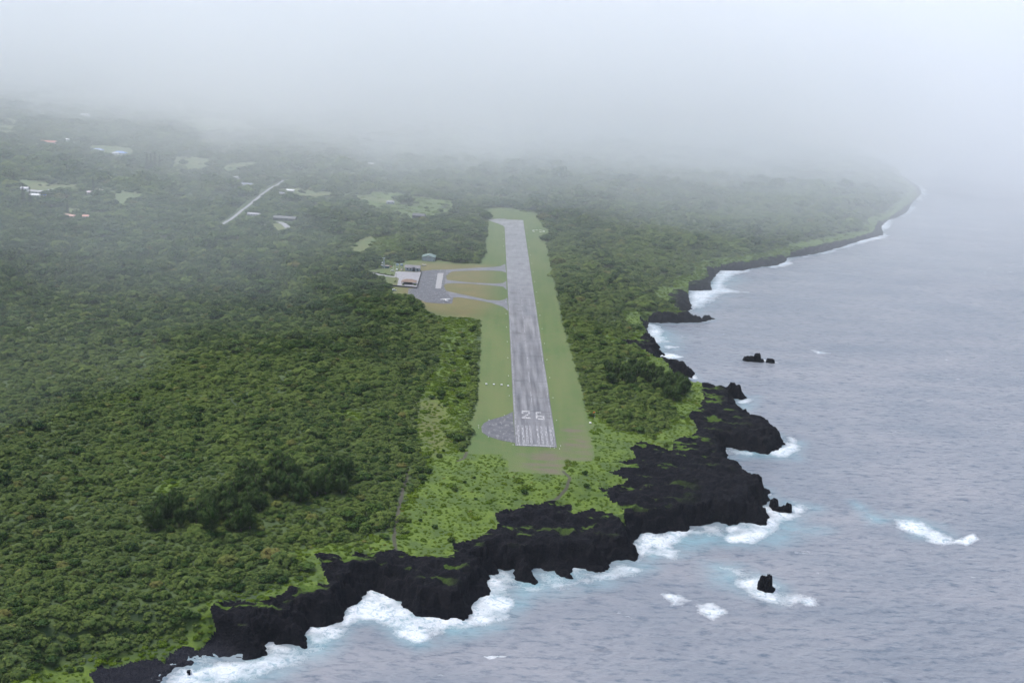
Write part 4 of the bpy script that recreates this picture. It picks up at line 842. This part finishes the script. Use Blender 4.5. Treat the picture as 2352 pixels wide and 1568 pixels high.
    return quads_to_mesh(name, Cn[ok], Nn[ok], size, asp, np.concatenate(tip)[ok], mat, seed + 1, blob_core(lobes, .66))
def trunk_mesh(name, h, r, limbs, seed):
    rng = random.Random(seed); q = MB(); q.tube([(0, 0, -.15), (.02, .01, h * .5), (.03, 0, h)], [r * 1.4, r, r * .6], 7)
    for i in range(limbs): a = 2 * math.pi * i / max(1, limbs) + rng.random(); q.tube([(.02, 0, h * .5), (math.cos(a) * .25, math.sin(a) * .25, h * .8), (math.cos(a) * .5, math.sin(a) * .5, h * 1.15)], [r * .6, r * .4, r * .2], 5)
    o = q.build(name, M_BARK); d = o.data; bpy.data.objects.remove(o); return d
PROTO = [('hala_tree', crown('crown', 1, 'hala', M_HALA, 0), trunk_mesh('trunk', .45, .05, 4, 1)), ('hala_tree', crown('crown', 2, 'hala', M_HALA, 0), trunk_mesh('trunk', .45, .05, 4, 2)), ('hala_tree', crown('crown', 3, 'hala', M_HALA, 0), trunk_mesh('trunk', .5, .05, 5, 3)),
 ('broadleaf_tree', crown('crown', 4, 'round', M_BROAD, 560), trunk_mesh('trunk', .55, .06, 4, 4)), ('broadleaf_tree', crown('crown', 5, 'round', M_BROAD, 560), trunk_mesh('trunk', .55, .06, 4, 5)), ('broadleaf_tree', crown('crown', 6, 'round', M_HALA, 560), trunk_mesh('trunk', .55, .06, 4, 6)), ('broadleaf_tree', crown('crown', 7, 'flat', M_BROAD, 560), trunk_mesh('trunk', .6, .06, 6, 7)),
 ('shrub', crown('foliage', 8, 'mound', M_VINE, 260), None), ('shrub', crown('foliage', 9, 'mound', M_VINE, 260), None)]
IRON = [crown('crown', 20 + i, 'feather', M_IRON, 1500) for i in range(3)]
CONE = crown('crown', 30, 'cone', M_PINE, 900); BIGR = crown('crown', 31, 'flat', M_BROAD, 900); LIMR = crown('crown', 32, 'mound', M_LIMEC, 700)
def tree(name, label, cat, x, y, r, sc_z, cm, tm, group=None, z=None, crown_name='crown'):
    t_ = empty(name, (x, y, float(ground_z(x, y)) if z is None else z), random.uniform(0, 6.28)); t_.scale = (r, r, r * sc_z); tag(t_, label, cat, group)
    o = bpy.data.objects.new(crown_name, cm); COL.objects.link(o); o.parent = t_
    if tm: o2 = bpy.data.objects.new('trunk', tm); COL.objects.link(o2); o2.parent = t_
    return t_
# ironwood stands
tm_i = trunk_mesh('trunk', 2.2, .07, 3, 9)
def stand(pts, n, rr_, label, group, seed):
    P = poly(pts, 16); rng = np.random.default_rng(seed); lo, hi = P.min(0), P.max(0); k = 0; out = []; tries = 0
    mp2 = lambda q: sum(((P[i][1] > q[1]) != (P[(i + 1) % len(P)][1] > q[1])) and (q[0] < (P[(i + 1) % len(P)][0] - P[i][0]) * (q[1] - P[i][1]) / (P[(i + 1) % len(P)][1] - P[i][1]) + P[i][0]) for i in range(len(P))) % 2
    while k < n and tries < 4000:
        tries += 1; q = rng.uniform(lo, hi)
        if not mp2(q) or any(np.hypot(*(q - o)) < rr_ * .7 for o in out): continue
        out.append(q); r = rr_ * rng.uniform(.8, 1.3); tree('ironwood_tree', label, 'tree', q[0], q[1], r, rng.uniform(.65, 1.05), IRON[k % 3], tm_i, group); KEEP.append((q[0], q[1], rr_ * .6)); k += 1
stand([(335,1215),(400,1195),(470,1190),(540,1160),(560,1115),(640,1095),(690,1125),(740,1105),(805,1100),(800,1140),(760,1160),(700,1180),(640,1180),(590,1225),(520,1245),(430,1255),(350,1250)], 64, 5.6, 'tall dark feathery ironwood in the lower left stand above the cliffs', 'ironwoods of the lower left stand', 3)
stand([(1385,870),(1410,850),(1480,845),(1550,860),(1580,880),(1570,905),(1545,930),(1500,905),(1450,895),(1400,890)], 36, 5.0, 'tall dark feathery ironwood in the stand between runway and sea', 'ironwoods of the stand by the sea', 4)
# Norfolk pines
tm_p = trunk_mesh('trunk', 6.0, .06, 0, 10)
for px, pb, pt, lb in ((32.5, 428, 404, 'dark narrow pine farthest left, up beyond the pale lawn'), (54, 468, 433, 'tall dark pine left of the pair by the long grey-roofed house'), (69.7, 470.5, 439, 'tall dark pine right of the pair by the long grey-roofed house'), (215, 452, 419, 'tall thin dark pine between the pink-roofed and cream-roofed houses'), (155.7, 492, 468, 'dark stubby pine just above the flat red-brown roof'),
                   (338, 393, 361, 'dark pine at the left edge of the pale green field, first of four'), (347, 394, 364, 'dark pine by the pale green field, second of four from left'), (356, 394, 360, 'dark pine by the pale green field, third of four from left'), (367, 393, 366, 'dark pine by the pale green field, rightmost of four')):
    p = at(px, pb); d = math.hypot(p[0], p[1]); hh = 1.3 * (pb - pt) / 1.02 * d / F_PX; tree('norfolk_pine', lb, 'pine', p[0], p[1], hh / 6.9 * 1.1, .92, CONE, tm_p, 'dark columnar pines among the houses')
tm_b = trunk_mesh('trunk', .55, .05, 6, 12)
for px, py, r, cm, lb in ((119, 474, 21, BIGR, 'huge spreading dark tree among the far left lawns'), (809, 516, 13, LIMR, 'broad rounded yellow-green tree standing out in the scrub'), (230, 487, 14, BIGR, 'large dark tree below the lawn with white specks'), (376, 544, 15, BIGR, 'big rounded dark tree low on the left, left of another'), (546, 548, 15, BIGR, 'big rounded dark tree right of centre left forest'), (235, 543, 13, BIGR, 'rounded very dark tree at left above the forest ridge'), (730, 470, 15, BIGR, 'wide dark tree below the tan field'), (1022, 475, 9, BIGR, 'round dark tree on the edge of the shrubby clearing'), (886, 480, 9, BIGR, 'dark tree beside the small grey house')):
    p = at(px, py); tree('spreading_tree', lb, 'tree', p[0], p[1], r, .62, cm, tm_b if cm is BIGR else None); KEEP.append((p[0], p[1], r * .7))
for i, (px, py, lb) in enumerate(((869.5, 626.3, 'round hedge bush by the access road, leftmost of three'), (885, 629, 'round hedge bush by the access road, middle of three'), (900.7, 631, 'round hedge bush by the access road, nearest the car park'), (907.5, 647, 'dark round bush at the foot of the utility pole'), (926, 654.5, 'bush at the left end of the tan-roofed terminal'), (953, 655, 'bush at the right end of the tan-roofed terminal'))):
    tree('bush', lb, 'bush', *un(px, py), 1.9, 1.2, PROTO[7][1], None, z=20.05, crown_name='foliage')

# ------------------------------------------------------------------ forest: scattered over the land in a jittered lattice that widens with distance
def scatter():
    xs = []; ys = []; ss = []
    y = 400.0
    while y < 6200:
        s = max(4.0, .0044 * y) if y < 3200 else .0062 * y
        ul, ur = (-.60, .47) if y < 1500 else (-.52, .44)
        n = int((ur - ul) * y / s)
        u = np.linspace(ul, ur, n) * y + RNG.uniform(-.8, .8, n) * s
        xs.append(u); ys.append(y + RNG.uniform(-.8, .8, n) * s); ss.append(np.full(n, s)); y += s * .92
    return np.concatenate(xs), np.concatenate(ys), np.concatenate(ss)
fx, fy, fs_ = scatter(); L = lambda A: G.look(A, fx, fy)
a_v, a_a, a_f, a_l, a_t = L(SDV), L(SDA), L(field), L(limed), L(track)
a_w = L(SDW); r1 = RNG.random(len(fx)); r2 = RNG.random(len(fx)); r3 = RNG.random(len(fx))
dens = np.where(a_l > .8, .10, np.where(a_l > .5, .62, 1.0)) * (1 - .6 * sst(.15, .5, fbm(fx, fy, 38, 3, 6)) * (fy < 1150)) * (1 - .2 * sst(0, .4, fbm(fx, fy, 110, 2, 1)))
dens = np.where((a_l > .45) & (fy > 1500), .22, dens)
burn_a = L(burn); dens = dens * (1 - .7 * (burn_a > .4))
dens = np.where(a_f > 1, .05, dens)
dens = dens * np.where(a_v < 10, .55, 1)
keep = (r1 < dens) & (a_v > 1.5) & (a_a < -fs_ * .5) & (a_t > 2.4) & (a_f < 40)
for Q_, w_ in ((RQ1, 4.5), (RQ2, 10.5), (RQ3, 7)):
    for q in Q_[::2]: keep &= np.hypot(fx - q[0], fy - q[1]) > w_
for (kx, ky, kr) in KEEP:
    keep &= np.hypot(fx - kx, fy - ky) > kr
    if ky > 1500:     # open strip on the viewer's side so that the low house shows over the trees
        keep &= ~((np.abs(fx - kx * fy / ky) < kr * .75) & (fy < ky) & (fy > ky - 42))
fx, fy, fs_, a_l, r2, r3, a_v, a_a, a_w = [q[keep] for q in (fx, fy, fs_, a_l, r2, r3, a_v, a_a, a_w)]
zone = fbm(fx, fy, 140, 3, 3) + .25 * (r3 - .5)
coast = (a_w < 260) | (fy < 1050)
kind = np.where(coast, np.where(r2 < .70, (r2 * 4.28).astype(int) % 3, 3 + (r2 * 97).astype(int) % 4), np.where(r2 < .22, (r2 * 13.6).astype(int) % 3, 3 + (r2 * 97).astype(int) % 4))
kind = np.where((a_l > .45), np.where(r2 < .85, 7 + (r2 * 31).astype(int) % 2, kind), kind)
kind = np.where((a_a > -22) & (fy > 900) & (r3 < .5), 7, kind)
rad = fs_ * (.36 + .62 * r3 ** 1.6) * (1 + .45 * zone)
tmpk = 0; rad = np.where(kind >= 7, np.minimum(rad, fs_ * .62), rad) * np.where(a_v < 12, .8, 1)
big = (RNG.random(len(fx)) < np.where(coast, .06, .09)); rad = np.where(big, rad * 1.9, rad)
hsc = RNG.uniform(.7, 1.1, len(fx)) * np.where(fy > 1500, .8, 1.0) * np.where((fs_ > 12), .75, 1)
fz = ground_z(fx, fy) - .1 * rad
# low growth between the trees
ux = []; uy = []; us_ = []; y = 410.0
while y < 1900:
    s = max(2.9, .0029 * y); ul, ur = (-.58, .45); n = int((ur - ul) * y / s)
    ux.append(np.linspace(ul, ur, n) * y + RNG.uniform(-.9, .9, n) * s); uy.append(y + RNG.uniform(-.9, .9, n) * s); us_.append(np.full(n, s)); y += s
ux, uy, us_ = np.concatenate(ux), np.concatenate(uy), np.concatenate(us_); Lu = lambda A: G.look(A, ux, uy)
b_u = Lu(burn); b_v, b_a, b_l, b_f, b_t = Lu(SDV), Lu(SDA), Lu(limed), Lu(field), Lu(track); q1 = RNG.random(len(ux)); q2 = RNG.random(len(ux)); patchy = fbm(ux, uy, 14, 3, 4)
k2 = (b_v > .4) & (b_a < -us_ * .3) & (b_t > 1.3) & (b_f < 2) & ((b_u < .4) | (q2 < .62)) & (q1 < np.where(b_l > .8, .66 + .3 * sst(-.1, .4, patchy), .80))
for Q_, w_ in ((RQ1, 4), (RQ2, 8), (RQ3, 6)):
    for q in Q_[::2]: k2 &= np.hypot(ux - q[0], uy - q[1]) > w_
for (kx, ky, kr) in KEEP: k2 &= np.hypot(ux - kx, uy - ky) > kr * .9
ux, uy, us_, b_l, b_v, q1, q2 = [q[k2] for q in (ux, uy, us_, b_l, b_v, q1, q2)]
lowk = np.where((b_l > .35 + .3 * q2) | (b_v < 5), 7 + (q2 * 31).astype(int) % 2, np.where(q2 < .5, 5, (q2 * 31).astype(int) % 3))
lowr = us_ * (.38 + .42 * q2) * np.where(b_l > .8, .62, 1); lowh = np.where(lowk >= 7, .9, .75) * RNG.uniform(.6, 1.1, len(ux))
nb0 = len(fx)
fx, fy, fs_, rad, hsc, kind = [np.concatenate(z_) for z_ in ((fx, ux), (fy, uy), (fs_, us_), (rad, lowr), (hsc, lowh), (kind, lowk))]
fz = ground_z(fx, fy) - .1 * rad
# which ones show largest in the photo
dv = np.stack([fx, fy, fz - CAM_Z + rad * .5]); dep = fw @ dv; sx_ = 1176 + F_PX * (CR @ dv) / dep; sy_ = 784 - F_PX * (CU @ dv) / dep
vis = (sx_ > 4) & (sx_ < 2348) & (sy_ > 0) & (sy_ < 1560); app = np.where(vis & (np.arange(len(fx)) < nb0), rad / dep, 0)
chosen = np.zeros(len(fx), bool)
for sel in (kind < 3, (kind >= 3) & (kind < 7), kind >= 7):
    ii = np.where(sel)[0]; top = ii[np.argsort(-app[ii])[:300]]; chosen[top] = app[top] > 0
crowns = {}
for i in np.where(chosen)[0]:
    k = int(kind[i]); nm, cm, tm = PROTO[k]; lft = sx_[i] < 930
    zn = ('in the lower left woods above the cliffs' if lft else 'in the woods around the near runway end') if nm != 'shrub' else ('in the lower left thicket above the cliffs' if lft else 'on the bright green slope by the shore')
    a0 = {'hala_tree': 'tufted grey-green pandanus', 'broadleaf_tree': 'round leafy dark green tree', 'shrub': 'mounded light green shrub'}[nm]
    t_ = tree(nm, a0 + ' ' + zn, {'hala_tree': 'pandanus', 'broadleaf_tree': 'tree', 'shrub': 'shrub'}[nm], float(fx[i]), float(fy[i]), float(rad[i]), float(hsc[i]), cm, tm, a0 + ' ' + zn, z=float(fz[i]), crown_name='crown' if nm != 'shrub' else 'foliage')
    if k not in crowns: crowns[k] = t_.children[0] if t_.children[0].name.startswith(('crown', 'foliage')) else t_.children[1]
rest = ~chosen
fm = bpy.data.meshes.new('forest'); n = int(rest.sum()); fm.vertices.add(n)
fm.vertices.foreach_set('co', np.stack([fx[rest], fy[rest], fz[rest]], 1).astype(np.float32).ravel())
for nm_, ty, v in (('kind', 'INT', kind[rest].astype(np.int32)), ('rotz', 'FLOAT', RNG.uniform(0, 6.28, n).astype(np.float32))):
    fm.attributes.new(nm_, ty, 'POINT').data.foreach_set('value', v)
sca = np.stack([rad[rest], rad[rest], (rad * hsc)[rest]], 1).astype(np.float32); fm.attributes.new('sc', 'FLOAT_VECTOR', 'POINT').data.foreach_set('vector', sca.ravel())
forest = bpy.data.objects.new('forest', fm); COL.objects.link(forest); tag(forest, 'dense green coastal forest covering the land around the airstrip', 'forest', kind='stuff')
ng = bpy.data.node_groups.new('forest_scatter', 'GeometryNodeTree'); ng.interface.new_socket('Geometry', in_out='INPUT', socket_type='NodeSocketGeometry'); ng.interface.new_socket('Geometry', in_out='OUTPUT', socket_type='NodeSocketGeometry')
gi = ng.nodes.new('NodeGroupInput'); go = ng.nodes.new('NodeGroupOutput'); jn = ng.nodes.new('GeometryNodeJoinGeometry')
def na(name, ty): q = ng.nodes.new('GeometryNodeInputNamedAttribute'); q.data_type = ty; q.inputs['Name'].default_value = name; return q.outputs['Attribute']
kd_ = na('kind', 'INT'); rz_ = na('rotz', 'FLOAT'); s_a = na('sc', 'FLOAT_VECTOR'); cb = ng.nodes.new('ShaderNodeCombineXYZ'); ng.links.new(rz_, cb.inputs[2])
for k in range(9):
    if k not in crowns: continue
    oi = ng.nodes.new('GeometryNodeObjectInfo'); oi.transform_space = 'ORIGINAL'; oi.inputs['Object'].default_value = crowns[k]; oi.inputs['As Instance'].default_value = True
    cmp_ = ng.nodes.new('FunctionNodeCompare'); cmp_.data_type = 'INT'; cmp_.operation = 'EQUAL'; ng.links.new(kd_, cmp_.inputs['A'] if cmp_.inputs['A'].type == 'INT' else cmp_.inputs[2]); (cmp_.inputs[3]).default_value = k
    ip = ng.nodes.new('GeometryNodeInstanceOnPoints'); ng.links.new(gi.outputs[0], ip.inputs['Points']); ng.links.new(cmp_.outputs[0], ip.inputs['Selection']); ng.links.new(oi.outputs['Geometry'], ip.inputs['Instance'])
    ng.links.new(cb.outputs[0], ip.inputs['Rotation']); ng.links.new(s_a, ip.inputs['Scale']); ng.links.new(ip.outputs[0], jn.inputs[0])
ng.links.new(jn.outputs[0], go.inputs[0]); md = forest.modifiers.new('scatter', 'NODES'); md.node_group = ng
print('FOREST', n, 'chosen', int(chosen.sum()))

# ------------------------------------------------------------------ haze and the fog bank lying on the far land and sea
def volume_mat(name, dens, col, aniso=0.0):
    m = bpy.data.materials.new(name); m.use_nodes = True; t_ = m.node_tree; t_.nodes.clear(); o = t_.nodes.new('ShaderNodeOutputMaterial'); v = t_.nodes.new('ShaderNodeVolumePrincipled')
    v.inputs['Color'].default_value = (*col, 1); v.inputs['Density'].default_value = dens; v.inputs['Anisotropy'].default_value = aniso; t_.links.new(v.outputs[0], o.inputs['Volume']); return m
TOP = 600.0
q = MB(); q.box(-13500, 15000, -600, 14500, -9.5, TOP + 40); hz = q.build('haze', volume_mat('thin_haze', HAZE_D, (.88, .955, 1.0))); hz['kind'] = 'stuff'
def fog_mass(name, label, D0f, lean, amp, seed, dens, hi, colr=(.980, .992, 1.0)):
    nx, nz = 150, 26; bx = np.linspace(-9000, 9000, nx); bz_ = np.linspace(-8.0 - (seed % 3) * .3, hi, nz); BX, BZ = np.meshgrid(bx, bz_)
    FR = D0f(BX / 2600.0) + lean * BZ + amp * fbm(BX, BZ * 2.2, 620, 3, seed) + amp * .6 * fbm(BX, BZ * 2, 190, 3, seed + 3) + np.abs(BX) * .03
    V = np.stack([BX, FR, BZ], -1).reshape(-1, 3); back = V.copy(); back[:, 1] = 13800 - seed; k = np.arange(nx * nz).reshape(nz, nx)
    Fq = np.stack([k[:-1, :-1], k[:-1, 1:], k[1:, 1:], k[1:, :-1]], -1).reshape(-1, 4); o_ = nx * nz; F2 = Fq[:, ::-1] + o_
    sd1 = [(k[0, i], k[0, i] + o_, k[0, i + 1] + o_, k[0, i + 1]) for i in range(nx - 1)] + [(k[-1, i + 1], k[-1, i + 1] + o_, k[-1, i] + o_, k[-1, i]) for i in range(nx - 1)]
    sd2 = [(k[j + 1, 0], k[j + 1, 0] + o_, k[j, 0] + o_, k[j, 0]) for j in range(nz - 1)] + [(k[j, -1], k[j, -1] + o_, k[j + 1, -1] + o_, k[j + 1, -1]) for j in range(nz - 1)]
    fb = mesh_np(name, np.vstack([V, back]), np.vstack([Fq, F2, np.array(sd1), np.array(sd2)]), volume_mat(name, dens, colr), smooth=False)
    tag(fb, label, 'fog', kind='stuff')
fog_mass('fog_bank', 'dense white fog bank hiding the far land and sea', lambda u: 2360 + 560 * sst(-.12, -.48, u) + 330 * sst(.08, .4, u), 1.6, 430, 1, FOG_D, TOP)
fog_mass('fog_veil', 'thin pale fog drifting in front of the dense fog bank', lambda u: 1800 + 380 * sst(-.1, -.5, u) - 230 * sst(.1, .45, u), 2.0, 340, 2, FOG_D * .36, TOP - 3)
fog_mass('mist', 'faint bluish mist in the nearer air before the fog', lambda u: 1150 + 60 * sst(-.1, -.5, u), 1.0, 200, 3, FOG_D * .23, TOP - 6, (.90, .965, 1.0))
def wisp(px, py, z, ax, ay, az, seed, dens, label):
    c = un(px, py, z); V = []; Fq = []; n1_, n2_ = 26, 48
    for j in range(n1_ + 1):
        th = math.pi * (j + .05) / (n1_ + .1)
        for k_ in range(n2_):
            ph = 2 * math.pi * k_ / n2_; d = np.array([math.sin(th) * math.cos(ph), math.sin(th) * math.sin(ph), math.cos(th)])
            f_ = 1 + .55 * float(fbm(d[0] * 2 + seed * 3, d[1] * 2 + d[2], .8, 3, seed % 5)); V.append((c[0] + d[0] * ax * f_, c[1] + d[1] * ay * f_, z + d[2] * az * f_))
    for j in range(n1_):
        for k_ in range(n2_): Fq.append((j * n2_ + k_, (j + 1) * n2_ + k_, (j + 1) * n2_ + (k_ + 1) % n2_, j * n2_ + (k_ + 1) % n2_))
    o = mesh_np('fog_wisp', V, Fq, volume_mat('wisp_%d' % seed, dens, (.87, .955, 1.0))); tag(o, label, 'fog', kind='stuff')
wisp(60, 640, 110, 230, 330, 62, 1, .00019, 'bluish wisp of mist over the left forest')
wisp(420, 470, 120, 300, 340, 60, 2, .00014, 'faint mist patch over the road and far houses')
wisp(1500, 380, 130, 420, 420, 70, 3, .00022, 'pale fog wisp drifting over the far right forest')
